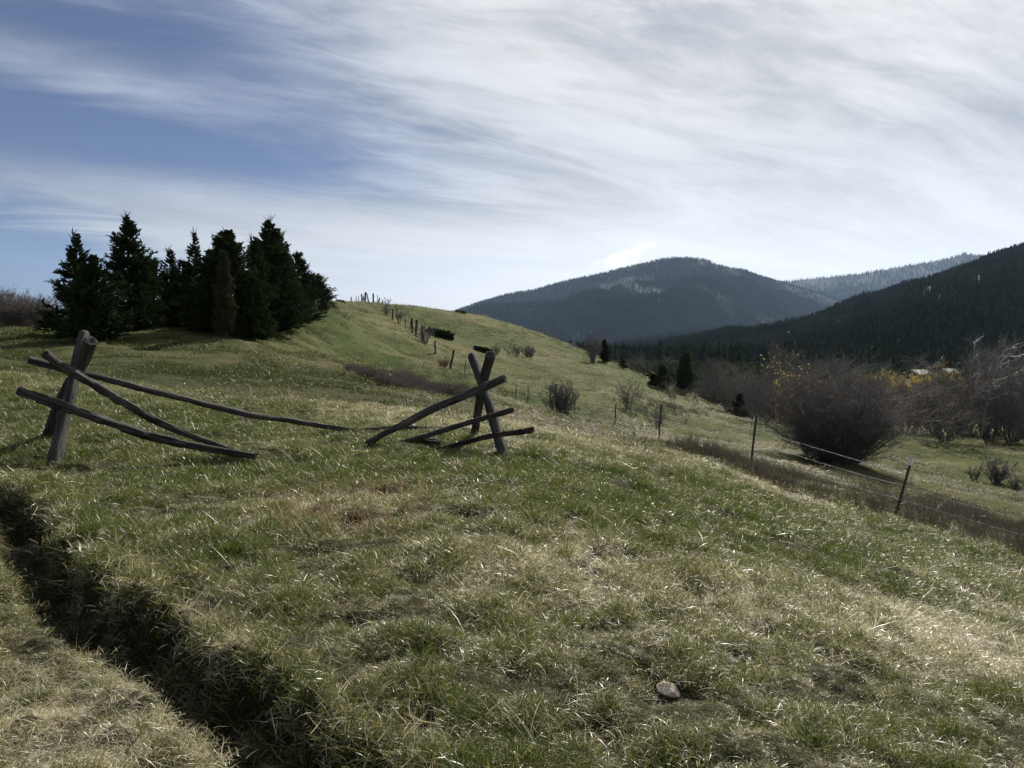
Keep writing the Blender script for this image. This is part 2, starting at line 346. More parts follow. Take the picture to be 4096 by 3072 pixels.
# edge of the eroded bank at lower left (drops towards the camera)
def flat(u, v, z): d = ray(u, v); return (CAM + d * ((z - CAM[2]) / d[2]))[:2]
BANK = np.array([flat(-140, 462, .3), flat(-60, 474, .25), flat(0, 490, .2), flat(58, 512, .17), flat(66, 540, .15), flat(104, 568, .13), flat(152, 588, .12), flat(200, 622, .1), flat(246, 655, .08), flat(300, 686, .06), flat(372, 728, .03), flat(420, 790, .0), flat(470, 900, .0)])
def bank_sd(x, y):
    """signed distance to the bank edge, positive on the upper (far right) side"""
    sh = np.shape(x); x = np.ravel(x).astype(float); y = np.ravel(y).astype(float); best = np.full(len(x), 1e9); sg = np.ones(len(x))
    x0 = x; x = x + (fbm(x * 3.2, y * 3.2, 4, 40, .6) - .5) * .36; y = y + (fbm(x0 * 3.2, y * 3.2, 4, 45, .6) - .5) * .36
    for a, b in zip(BANK[:-1], BANK[1:]):
        ab = b - a; t = np.clip(((x - a[0]) * ab[0] + (y - a[1]) * ab[1]) / (ab @ ab), 0, 1)
        ex = x - a[0] - t * ab[0]; ey = y - a[1] - t * ab[1]; d = np.hypot(ex, ey); s = np.sign(ab[0] * ey - ab[1] * ex)
        m = d < best; best[m] = d[m]; sg[m] = s[m]
    return (best * sg).reshape(sh)
def bank_drop(s):
    return -.44 * (1 - sstep(s, -.04, .04)) + .38 * sstep(-s, .32, .58)
def H(x, y):
    x = np.asarray(x, float); y = np.asarray(y, float); r = np.hypot(x, y)
    far = -8.5 - 3 * sstep(r, 150, 400) + 2.5 * (fbm(x / 90, y / 90, 3, 5) - .5)
    far = np.where(x < 0, far + 10 * sstep(-x, 0, 60) * (1 - sstep(r, 200, 600)), far)
    wt = 1 - sstep(r, 125, 200)
    z = np.where(wt > 0, wt * tps(x, y) + (1 - wt) * far, far) if np.ndim(x) == 0 or True else far
    near = 1 - sstep(r, 14, 30)
    z = z + (fbm(x * 1.3, y * 1.3, 3, 11) - .5) * .16 * (1 - sstep(r, 10, 60)) + (fbm(x * 4.5, y * 4.5, 3, 21) - .5) * .16 * near + (fbm(x * 8.5, y * 8.5, 2, 27) - .5) * .07 * near
    z = z + (fbm(x / 5, y / 5, 3, 31) - .5) * .35 * sstep(r, 15, 50)
    z = z + (fbm(x / 1.7, y / 1.9, 3, 36) - .5) * .42 * sstep(r, 16, 30) * (1 - sstep(r, 130, 180))
    m = r < 12
    if np.any(m):
        s_ = np.where(m, bank_sd(x, y), 9.); z = z + np.where(m, bank_drop(s_) + (fbm(x * 14, y * 14, 3, 77) - .5) * .10 * (s_ < .03) * (s_ > -.5), 0)
    return z
def H1(x, y): return float(H(np.array([x]), np.array([y]))[0])
def on(u, y, sink=0.0):                # point of the ground in image column u, y metres ahead
    v = 400.
    for _ in range(6):
        p = at(u, v, y); z = H1(p[0], y); q = np.array([p[0], y, z]) - CAM
        fy = q[1] * math.cos(PITCH) - q[2] * math.sin(PITCH); fz = q[1] * math.sin(PITCH) + q[2] * math.cos(PITCH); v = 384 - F * fz / fy
    return np.array([p[0], y, z - sink])

def hit(u, v, y0=2.0, y1=400.0):       # where the sight line through (u,v) meets the ground
    d = ray(u, v); y = np.geomspace(y0, y1, 700); p = CAM + d[None] * (y / d[1])[:, None]; k = np.nonzero(p[:, 2] < H(p[:, 0], p[:, 1]))[0]
    return p[k[0]] if len(k) else p[-1]
def yrows():
    ys = list(np.linspace(-8, 1.2, 24)); y = 1.2
    while y < 15: y += max(.018, y * .0062); ys.append(y)
    while y < 160: y *= 1.009; ys.append(y)
    while y < 12000: y *= 1.035; ys.append(y)
    return np.array(ys)
ys = yrows(); sx = np.linspace(-1, 1, 620); sx = .78 * sx + .62 * sx ** 5
X = sx[None, :] * (np.abs(ys)[:, None] * 1.0 + 3.0); Y = np.repeat(ys[:, None], len(sx), 1)
Z = H(X, Y)
bsd = bank_sd(X, Y); bare = np.where(np.hypot(X, Y) < 12, sstep(bsd, -.5, -.3) * (1 - sstep(bsd, -.30, -.1)) * .35, 0)
fp = flat(205, 730, -.03); bare = np.maximum(bare, 1.2 * (1 - sstep(np.hypot((X - fp[0]) / 1.5, Y - fp[1]), .07, .17)))
fp2 = flat(20, 540, -.1); bare = np.maximum(bare, 1 - sstep(np.hypot((X - fp2[0]) / 1.4, Y - fp2[1]), .10, .22))
setp(obj('ground', mesh('ground', np.stack([X, Y, Z], -1), grid_quads(len(ys), len(sx)), None, M_GROUND, True, attr={'bare': bare.ravel()})), kind='structure')

# ------------------------------------------------------------------ mountains
def interp(P, s):
    P = np.asarray(P, float); c = np.concatenate([[0], np.cumsum(np.linalg.norm(np.diff(P[:, :2], axis=0), axis=1))]); c /= c[-1]
    return np.stack([np.interp(s, c, P[:, k]) for k in range(3)], -1)
class Mountain:
    def __init__(s, ridge, foot, rough, wl, seed, bulge=.0, gully=1.0):
        s.ridge = ridge; s.foot = foot; s.rough = rough; s.wl = wl; s.seed = seed; s.bulge = bulge; s.gully = gully
    def P(s, a, t):
        r = interp(s.ridge, a); f = interp(s.foot, a); tt = np.clip(t, 0, 1)[..., None]; p = r * (1 - tt) + f * tt
        k = 4 * np.clip(t, 0, 1) * (1 - np.clip(t, 0, 1))
        n = fbm(p[..., 0] / s.wl, p[..., 1] / s.wl, 5, s.seed) - .5
        L = np.linalg.norm(np.diff(s.ridge[:, :2], axis=0), axis=1).sum() / s.wl
        g = np.abs(fbm(a * L * 1.1 + .6 * n, t * .9 + n, 3, s.seed + 9) - .5) * 2
        p[..., 2] += s.rough * (n * 1.1 * k + s.gully * (.5 - g) * .9 * k) * sstep(np.asarray(t), .04, .4) - s.rough * .55 * sstep(np.asarray(t), .02, .3) * (1 - np.clip(t, 0, 1)) + s.bulge * k
        back = np.clip(-t, 0, 1)[..., None]
        away = norm(r - f) * np.array([1, 1, 0]); dd = np.linalg.norm((r - f)[..., :2], axis=-1, keepdims=True)
        p = p + back * (away * dd * .8) - back * np.array([0, 0, 1]) * (r[..., 2:3] + 20)
        return p
    def build(s, name, mat, na, nt):
        a = np.linspace(0, 1, na); t = np.concatenate([np.linspace(-1, 0, 12)[:-1], np.linspace(0, 1, nt)])
        Aa, Tt = np.meshgrid(a, t); o = obj(name, mesh(name, s.P(Aa, Tt), grid_quads(len(t), na), None, mat)); setp(o, kind='structure'); return o
def mount_material(name, cols):
    m, t, b = pmat(name, .95, .1); P = t.new('ShaderNodeNewGeometry').outputs['Position']
    n = t.math('ADD', t.math('MULTIPLY', t.noise(P, .004, 6, .6), .6), t.math('MULTIPLY', t.noise(P, .05, 4, .6), .4))
    t.put(b.inputs['Base Color'], ramp(t, n, cols)); return m
M_MNT = mount_material('forest_floor', [(.35, (.018, .028, .014)), (.52, (.035, .045, .025)), (.62, (.085, .078, .050)), (.75, (.15, .12, .085))])

ridge_mid = np.array([at(u, v + 1.5, d) for u, v, d in [(400, 330, 4700), (452, 311.7, 4600), (474, 303.5, 4550), (506, 294, 4500), (533, 290, 4500), (560, 282, 4450), (593, 275, 4400), (620, 268, 4400), (642, 263, 4400), (663, 258, 4400), (685, 257, 4400), (707, 259, 4400), (717.5, 264.3, 4400), (744.6, 269.7, 4500), (763.6, 276.5, 4600), (785, 282, 4800), (830, 296, 5000), (900, 320, 5200)]])
foot_mid = np.array([at(u, 352, d) for u, d in [(380, 2500), (500, 2300), (620, 2200), (700, 2400), (760, 2900), (820, 3400), (900, 3800)]])
MID = Mountain(ridge_mid, foot_mid, 210, 900, 3, 0, 1.4)
ridge_far = np.array([at(u, v + 1, d) for u, v, d in [(700, 300, 6800), (760, 286, 6800), (785, 281.3, 6800), (804, 278.6, 6800), (831, 276.5, 6900), (858, 273.7, 7000), (885.5, 269, 7000), (912.6, 264.3, 7100), (939.6, 260, 7100), (964, 253.4, 7200), (975, 254.2, 7200), (1010, 259, 7300), (1080, 262, 7400)]])
foot_far = np.array([at(u, 340, d) for u, d in [(690, 5000), (850, 4600), (1100, 4600)]])
FAR = Mountain(ridge_far, foot_far, 160, 1200, 23)
ridge_near = np.array([at(u, v + w_, d) for u, v, d, w_ in [(640, 352, 1150, 5), (669, 348, 1150, 6), (696, 342, 1150, 8), (723, 335, 1200, 10), (750, 328, 1250, 12), (777, 320, 1300, 14), (804, 309.5, 1350, 15), (831.5, 302, 1400, 15), (858.5, 295.4, 1500, 15), (885.5, 286, 1550, 15), (912.6, 274, 1650, 14), (940, 265.6, 1700, 12), (967, 257.5, 1750, 10), (994, 249.4, 1800, 9), (1024, 238.5, 1850, 8), (1080, 222, 1900, 7), (1160, 205, 1950, 6), (1260, 200, 2000, 6)]])
foot_near = np.array([at(u, v, d) for u, v, d in [(640, 358, 900), (700, 362, 640), (760, 366, 480), (820, 372, 380), (880, 374, 330), (960, 372, 330), (1060, 374, 310), (1300, 380, 280)]])
NEAR = Mountain(ridge_near, foot_near, 46, 330, 51, 0, 1.2)
# low wooded spur in front of the mid mountain
ridge_sp = np.array([at(u, v + 2, d) for u, v, d in [(560, 356, 1900), (610, 347, 1900), (640, 340, 1850), (665, 335, 1850), (690, 333.5, 1850), (715, 336, 1900), (750, 350, 2000)]])
foot_sp = np.array([at(u, 356, d) for u, d in [(555, 1400), (640, 1300), (760, 1400)]])
SPUR = Mountain(ridge_sp, foot_sp, 14, 300, 71)
MID.build('mountain', M_MNT, 420, 150); FAR.build('mountain_far', M_MNT, 200, 60); NEAR.build('hillside', M_MNT, 360, 180); SPUR.build('hill_spur', M_MNT, 120, 30)

# ------------------------------------------------------------------ instancing of uncountable stuff
def source_collection(name, meshes):
    c = bpy.data.collections.new(name)
    for k, me in enumerate(meshes):
        c.objects.link(bpy.data.objects.new('%s_%02d' % (name, k), me))
    return c
def scatter(name, src, P, rot, scl, idx, dry, label=None, cat=None):
    me = bpy.data.meshes.new(name); n = len(P); me.vertices.add(n); me.vertices.foreach_set('co', np.asarray(P, np.float32).ravel())
    for k, t, a in (('rot', 'FLOAT_VECTOR', rot), ('scl', 'FLOAT_VECTOR', scl), ('idx', 'INT', idx), ('dry', 'FLOAT', dry)):
        x = me.attributes.new(k, t, 'POINT')
        x.data.foreach_set('vector' if t == 'FLOAT_VECTOR' else 'value', np.asarray(a, np.int32 if t == 'INT' else np.float32).ravel())
    o = obj(name, me); ng = bpy.data.node_groups.new(name, 'GeometryNodeTree')
    ng.interface.new_socket('Geometry', in_out='INPUT', socket_type='NodeSocketGeometry'); ng.interface.new_socket('Geometry', in_out='OUTPUT', socket_type='NodeSocketGeometry')
    N = ng.nodes; L = ng.links; gi = N.new('NodeGroupInput'); go = N.new('NodeGroupOutput'); ip = N.new('GeometryNodeInstanceOnPoints')
    ci = N.new('GeometryNodeCollectionInfo'); ci.inputs['Collection'].default_value = src; ci.inputs['Separate Children'].default_value = True; ci.inputs['Reset Children'].default_value = True
    def na(nm, ty):
        q = N.new('GeometryNodeInputNamedAttribute'); q.data_type = ty; q.inputs[0].default_value = nm; return q.outputs[0]
    L.new(gi.outputs[0], ip.inputs['Points']); L.new(ci.outputs[0], ip.inputs['Instance']); ip.inputs['Pick Instance'].default_value = True
    L.new(na('idx', 'INT'), ip.inputs['Instance Index'])
    e = N.new('FunctionNodeEulerToRotation'); L.new(na('rot', 'FLOAT_VECTOR'), e.inputs[0]); L.new(e.outputs[0], ip.inputs['Rotation'])
    L.new(na('scl', 'FLOAT_VECTOR'), ip.inputs['Scale']); L.new(ip.outputs[0], go.inputs[0])
    md = o.modifiers.new('scatter', 'NODES'); md.node_group = ng
    return setp(o, label, cat, None, 'stuff')

def blade_clump(seed, n, Lr, spread, wd, lean, bend, tint, mat, nseg=4, lying=0.0):
    rs = np.random.RandomState(seed); g = Geo()
    P = np.concatenate([rs.normal(0, spread, (n, 2)), np.full((n, 1), -.015)], 1); az = rs.uniform(0, 6.283, n); L = rs.uniform(*Lr, n)
    tilt = np.abs(rs.normal(lean, .25, n)); f = np.linspace(0, 1, nseg + 1)
    bn = rs.uniform(.3, 1, n) * bend; ang = tilt[:, None] + bn[:, None] * f[None, :] ** 1.3
    dx_ = np.cumsum(np.sin(ang), 1) / (nseg + 1); dz_ = np.cumsum(np.cos(ang), 1) / (nseg + 1); dx_ -= dx_[:, :1]; dz_ -= dz_[:, :1]
    dz_ = np.maximum(dz_, -.1 + 0 * dz_)
    sw = rs.normal(0, .10, n)[:, None] * f[None, :] ** 2
    c, s = np.cos(az)[:, None], np.sin(az)[:, None]
    C = np.stack([P[:, :1] + L[:, None] * (dx_ * c - sw * s), P[:, 1:2] + L[:, None] * (dx_ * s + sw * c), P[:, 2:] + L[:, None] * dz_], -1)
    tw = rs.uniform(0, 6.283, n); side = np.stack([np.cos(tw), np.sin(tw), rs.uniform(-.3, .3, n)], -1)
    wv = wd * rs.uniform(.6, 1.3, n)[:, None] * np.array([.8, 1, .85, .55, .08])[None, :nseg + 1] if nseg == 4 else wd * rs.uniform(.6, 1.3, n)[:, None] * np.linspace(1, .1, nseg + 1)[None]
    V = np.stack([C - side[:, None] * wv[..., None] / 2, C + side[:, None] * wv[..., None] / 2], 2); M = nseg + 1
    b = (np.arange(n)[:, None] * M + np.arange(M - 1)[None]) * 2; Q = np.stack([b, b + 1, b + 3, b + 2], -1).reshape(-1, 4)
    tn = np.clip(rs.normal(tint, .27, n), 0, 1); g.add(V, Q, np.repeat(tn, M * 2))
    return g.mesh('grass_clump', mat)
near_meshes = []
for k in range(4): near_meshes.append(blade_clump(10 + k, 44, (.04, .11), .045, .0034, .35, 1.0, .12, M_GRASS))          # 0-3 green tufts
for k in range(4): near_meshes.append(blade_clump(20 + k, 50, (.05, .14), .060, .0030, .95, 1.3, .92, M_GRASS))        # 4-7 matted straw
for k in range(4): near_meshes.append(blade_clump(30 + k, 44, (.05, .13), .055, .0032, .65, 1.2, .50, M_GRASS))        # 8-11 mixed
for k in range(2): near_meshes.append(blade_clump(40 + k, 3, (.18, .42), .05, .0030, .7, .9, 1.0, M_GRASS))            # 12-13 loose stalks
far_meshes = []
for k in range(3): far_meshes.append(blade_clump(50 + k, 30, (.05, .15), .12, .011, .5, .9, .15, M_HGRASS, 2))
for k in range(3): far_meshes.append(blade_clump(60 + k, 30, (.06, .18), .13, .010, .8, 1.2, .72, M_HGRASS, 2))
SRC_NEAR = source_collection('near_grass', near_meshes); SRC_FAR = source_collection('hill_grass', far_meshes)

def fan(n, y0, y1, half=.80, pw=1.0):
    """random points over the view fan between two distances"""
    r = rng.uniform(0, 1, n); y = np.sqrt(y0 ** 2 + r * (y1 ** 2 - y0 ** 2)) if pw == 1 else y0 * (y1 / y0) ** r
    return rng.uniform(-half, half, n) * (y + .8), y
def slope_rot(x, y, n):
    return np.stack([rng.normal(0, .12, n), rng.normal(0, .12, n), rng.uniform(0, 6.283, n)], 1)
def dryness(x, y):
    """0 fresh green .. 1 straw: patches, drier on the trodden foreground"""
    d = .50 * fbm(x / 1.7, y / 1.7, 4, 81) + .5 * fbm(x / 9, y / 9, 3, 91)
    d = sstep(d, .34, .66)
    fx = np.exp(-((x - .9) / 2.2) ** 2 - ((y - 4.6) / 1.7) ** 2) * .40 + np.exp(-((x + 2.4) / 1.6) ** 2 - ((y - 3.4) / 1.2) ** 2) * .05 + .14 * (1 - sstep(y, 3.5, 8))
    gr = np.exp(-((x - 1.2) / 2.4) ** 2 - ((y - 11) / 2.6) ** 2) * .25 + np.exp(-((x + 6) / 1.5) ** 2 - ((y - 8.5) / 1.5) ** 2) * .3
    return np.clip(d * .85 + fx - gr, 0, 1)
def scatter_near(n, y0, y1, sc):
    x, y = fan(n, y0, y1, .86); s = bank_sd(x, y); d = dryness(x, y)
    tus = .45 * fbm(x * 2.1, y * 2.1, 3, 61) + .55 * fbm(x * 5.5, y * 5.5, 2, 66)
    keep = (rng.uniform(0, 1, n) < np.where((s > -.44) & (s < .005) & (np.hypot(x, y) < 11), .05, 1) * np.where(np.hypot((x - fp[0]) / 1.5, y - fp[1]) < .13, .12, 1)) & ((rng.uniform(0, 1, n) < .40 + 1.0 * sstep(tus, .38, .56)))
    x, y, s, d, tus = x[keep], y[keep], s[keep], d[keep], tus[keep]; n = len(x)
    r = rng.uniform(0, 1, n); k = rng.randint(0, 100, n); ps = .14 + .42 * d + .25 * (1 - sstep(tus, .36, .54))
    idx = np.where(r < ps, 4 + k % 4, np.where(r < ps + .30, 8 + k % 4, k % 4)); idx = np.where(rng.uniform(0, 1, n) < .012, 12 + k % 2, idx)
    q = sc * (1 - .22 * (1 - sstep(y, 3, 6))) * (.40 + .95 * sstep(tus, .38, .62)) * rng.uniform(.75, 1.25, n); ll = (s < -.45) & (np.hypot(x, y) < 9)
    idx = np.where(ll & (rng.uniform(0, 1, n) < .42), 4 + k % 4, idx); q = np.where(ll, q * np.where(s > -1.0, .8, 1.1), q)
    rot = slope_rot(x, y, n)
    lip = (s > -.04) & (s < .14) & (np.hypot(x, y) < 11)       # overhanging turf on the bank
    rot[lip, 0] += .45; rot[lip, 1] -= .45
    return np.stack([x, y, H(x, y)], 1), rot, np.stack([q, q, q * rng.uniform(.8, 1.25, n)], 1), idx, d
def lip_grass(n):
    i = rng.randint(1, len(BANK) - 1, n * 3); f = rng.uniform(0, 1, n * 3)[:, None]; p = BANK[i] * (1 - f) + BANK[i - 1] * f; p = p + rng.normal(0, .13, p.shape); s = bank_sd(p[:, 0], p[:, 1])
    k = (s > -.07) & (s < .09); p = p[k][:n]; n = len(p); e = BANK[-3] - BANK[3]; a = math.atan2(e[1], e[0]) - math.pi / 2; tl = rng.uniform(.3, 1.3, n)
    # lean the clumps over the edge, towards the low side
    rot = np.stack([-tl * math.sin(a) * 1.0, tl * math.cos(a), rng.uniform(-.6, .6, n)], 1); q = rng.uniform(.9, 1.5, n)
    return np.stack([p[:, 0], p[:, 1], H(p[:, 0], p[:, 1]) + .02], 1), rot, np.stack([q, q, q], 1), rng.choice([0, 1, 8, 9, 10, 4, 5], n), np.full(n, .4)
a1 = scatter_near(82000, 1.9, 7.0, .95); a2 = scatter_near(95000, 7.0, 17.0, 1.2)
a3 = lip_grass(650)
cat = [np.concatenate(p) for p in zip(a1, a2, a3)]
scatter('grass', SRC_NEAR, *cat)
x, y = fan(170000, 15.5, 130, .80, 2); keep = (H(x, y) > -20); n = len(x)
d = np.clip(sstep(.5 * fbm(x / 3, y / 3, 3, 83) + .5 * fbm(x / 16, y / 16, 3, 93), .36, .66) + .0, 0, 1)
tus = fbm(x / 1.3, y / 1.3, 3, 63)
keep = rng.uniform(0, 1, n) < .25 + sstep(tus, .35, .6); x, y, d, tus = x[keep], y[keep], d[keep], tus[keep]; n = len(x)
q = (.75 + .016 * y) * (.5 + .9 * sstep(tus, .35, .7)) * rng.uniform(.7, 1.2, n)
idx = np.where(rng.uniform(0, 1, n) < d, 3, 0) + rng.randint(0, 3, n); big = rng.uniform(0, 1, n) < .03; q = np.where(big, q * 1.9, q)
scatter('hill_grass', SRC_FAR, np.stack([x, y, H(x, y)], 1), slope_rot(x, y, n), np.stack([q, q, q * .8], 1), idx, d)

# ------------------------------------------------------------------ forest trees
def far_conifer(seed, tiers, per, tall=1.0, wid=.20):
    rs = np.random.RandomState(seed); g = Geo()
    tubes(g, np.array([[[0, 0, 0], [0, 0, .5], [0, 0, 1.0]]]) * tall, [.014], [.002], 4, 0.)
    for k in range(tiers):
        z = .06 + .92 * (k + .5) / tiers; r = wid * (1 - z) ** .85 * rs.uniform(.75, 1.15) + .012; n = per
        az = np.arange(n) * 6.283 / n + rs.uniform(0, 6.28); rr = r * rs.uniform(.65, 1.25, n); h = 1.5 / tiers * rs.uniform(.8, 1.2, n)
        P0 = np.stack([0 * az, 0 * az, z + h * .6], -1) * tall; P1 = np.stack([rr * np.cos(az), rr * np.sin(az), z - h * .35 + 0 * az], -1) * np.array([1, 1, tall])
        PL = np.stack([P0, P0 * .45 + P1 * .55 + [0, 0, .006], P1], 1)
        t = norm(P1 - P0); sd = np.stack([-np.sin(az), np.cos(az), 0 * az], -1); wv = np.stack([rr * .12, rr * .42, rr * .12], 1) * 6 / n * 1.3
        V = np.stack([PL - sd[:, None] * wv[..., None] - [0, 0, .012], PL + sd[:, None] * wv[..., None] - [0, 0, .012]], 2)
        b = (np.arange(n)[:, None] * 3 + np.arange(2)[None]) * 2; Q = np.stack([b, b + 1, b + 3, b + 2], -1).reshape(-1, 4)
        g.add(V, Q, np.repeat(rs.uniform(0, .8, n), 6))
    return g.mesh('forest_conifer', M_FOREST)
def far_bare(seed):
    rs = np.random.RandomState(seed); g = Geo()
    st = grow(np.zeros((5, 3)), np.stack([rs.normal(0, .25, 5), rs.normal(0, .25, 5), np.ones(5)], 1), rs.uniform(.6, .95, 5), 3, .1, .05, rs)
    ribbons(g, st, .022, .010, rs, .2, True, .62); P, t, i, f = kids(st, 9, .25, 1, rs); b = grow(P, branch_dir(t, rs.uniform(.4, .9, len(P)), rs), rs.uniform(.12, .3, len(P)), 2, .15, .1, rs)
    ribbons(g, b, .035, .01, rs, .5, False, .6); return g.mesh('forest_bare', M_FOREST)
SRC_FOR = source_collection('forest_sources', [far_conifer(1, 9, 7, 1, .17), far_conifer(2, 8, 7, 1, .21), far_conifer(3, 10, 6, 1, .15), far_bare(4)])
def forest(name, M, n, hr, pw, label, bare=.12, seed=0, t0=-.03):
    a = rng.uniform(0, 1, n); t = t0 + (1 - t0) * rng.uniform(0, 1, n) ** pw; P = M.P(a, t)
    den = fbm(P[:, 0] / (M.wl * .35), P[:, 1] / (M.wl * .35), 4, 200 + seed)
    k = (rng.uniform(0, 1, n) < .25 + .95 * (1 - sstep(den, .50, .68))) | (t < .01); P = P[k]; den = den[k]; n = len(P)
    h = rng.uniform(*hr, n) * (.8 + .5 * (1 - den)); idx = rng.randint(0, 3, n)
    idx = np.where(rng.uniform(0, 1, n) < bare * 4 * sstep(den, .45, .62), 3, idx)
    tone = np.clip(.25 + 1.5 * (fbm(P[:, 0] / (M.wl * .15), P[:, 1] / (M.wl * .15), 3, 210 + seed) - .42), 0, 1)
    P[:, 2] -= .6
    rot = np.stack([0 * h, 0 * h, rng.uniform(0, 6.28, n)], 1)
    return scatter(name, SRC_FOR, P, rot, np.stack([h, h, h], 1) * np.array([1.15, 1.15, 1]), idx, tone, label, 'forest')
forest('forest', NEAR, 70000, (7, 15), .95, 'dark conifer forest covering the hillside at right', .10, 0)
forest('forest_on_mountain', MID, 110000, (11, 20), .9, 'hazy blue conifer forest covering the mountain behind the green hill', .05, 5)
forest('forest_on_far_ridge', FAR, 26000, (18, 28), .8, 'faint forest on the farthest blue ridge', .0, 9)
forest('forest_on_spur', SPUR, 5000, (12, 20), .9, 'dark wooded spur below the mountain at the valley head', .0, 13)

# woods on the valley floor between the hill and the mountains
n = 26000; y = 115 * (2200 / 115.) ** rng.uniform(0, 1, n); x = rng.uniform(-.12, .85, n) * y; P = np.stack([x, y, H(x, y) - .4], 1)
k = (rng.uniform(0, 1, n) < np.where(y < 300, .8, 1) * (fbm(x / 60, y / 60, 3, 333) > .3)) & (P[:, 2] < -7.6) & ((x / y < .44) | (y > 165)) & ((np.abs(x / y - .59) > .06) | (y > 275)); P = P[k]; y = P[:, 1]; n = len(P)
idx = np.where(rng.uniform(0, 1, n) < sstep(y, 380, 220) if False else rng.uniform(0, 1, n) < 1 - sstep(y, 230, 420), 3, rng.randint(0, 3, n)); h = np.where(idx == 3, rng.uniform(4, 7.5, n), rng.uniform(8, 15, n))
scatter('valley_wood', SRC_FOR, P, np.stack([0 * h, 0 * h, rng.uniform(0, 6.28, n)], 1), np.stack([h * 1.3, h * 1.3, h], 1), idx, rng.uniform(.1, .7, n), 'mixed bare and dark wood filling the valley floor', 'wood')

# ------------------------------------------------------------------ haze
def haze():
    V = [(x_, y_, z_) for x_ in (-9000, 9000) for y_ in (-400, 13500) for z_ in (-60, 1600)]
    Q = [(0, 1, 3, 2), (4, 6, 7, 5), (0, 4, 5, 1), (2, 3, 7, 6), (0, 2, 6, 4), (1, 5, 7, 3)]
    m = bpy.data.materials.new('haze'); m.use_nodes = True; t = NT(m.node_tree); t.n.remove(t.n['Principled BSDF'])
    v = t.new('ShaderNodeVolumePrincipled'); v.inputs['Color'].default_value = (.50, .68, 1.0, 1); v.inputs['Density'].default_value = HAZE; v.inputs['Anisotropy'].default_value = .2
    t.l.new(v.outputs[0], t.n['Material Output'].inputs['Volume'])
    setp(obj('haze', mesh('haze', V, Q, None, m, False)), kind='stuff')
HAZE = 3.4e-5
haze()

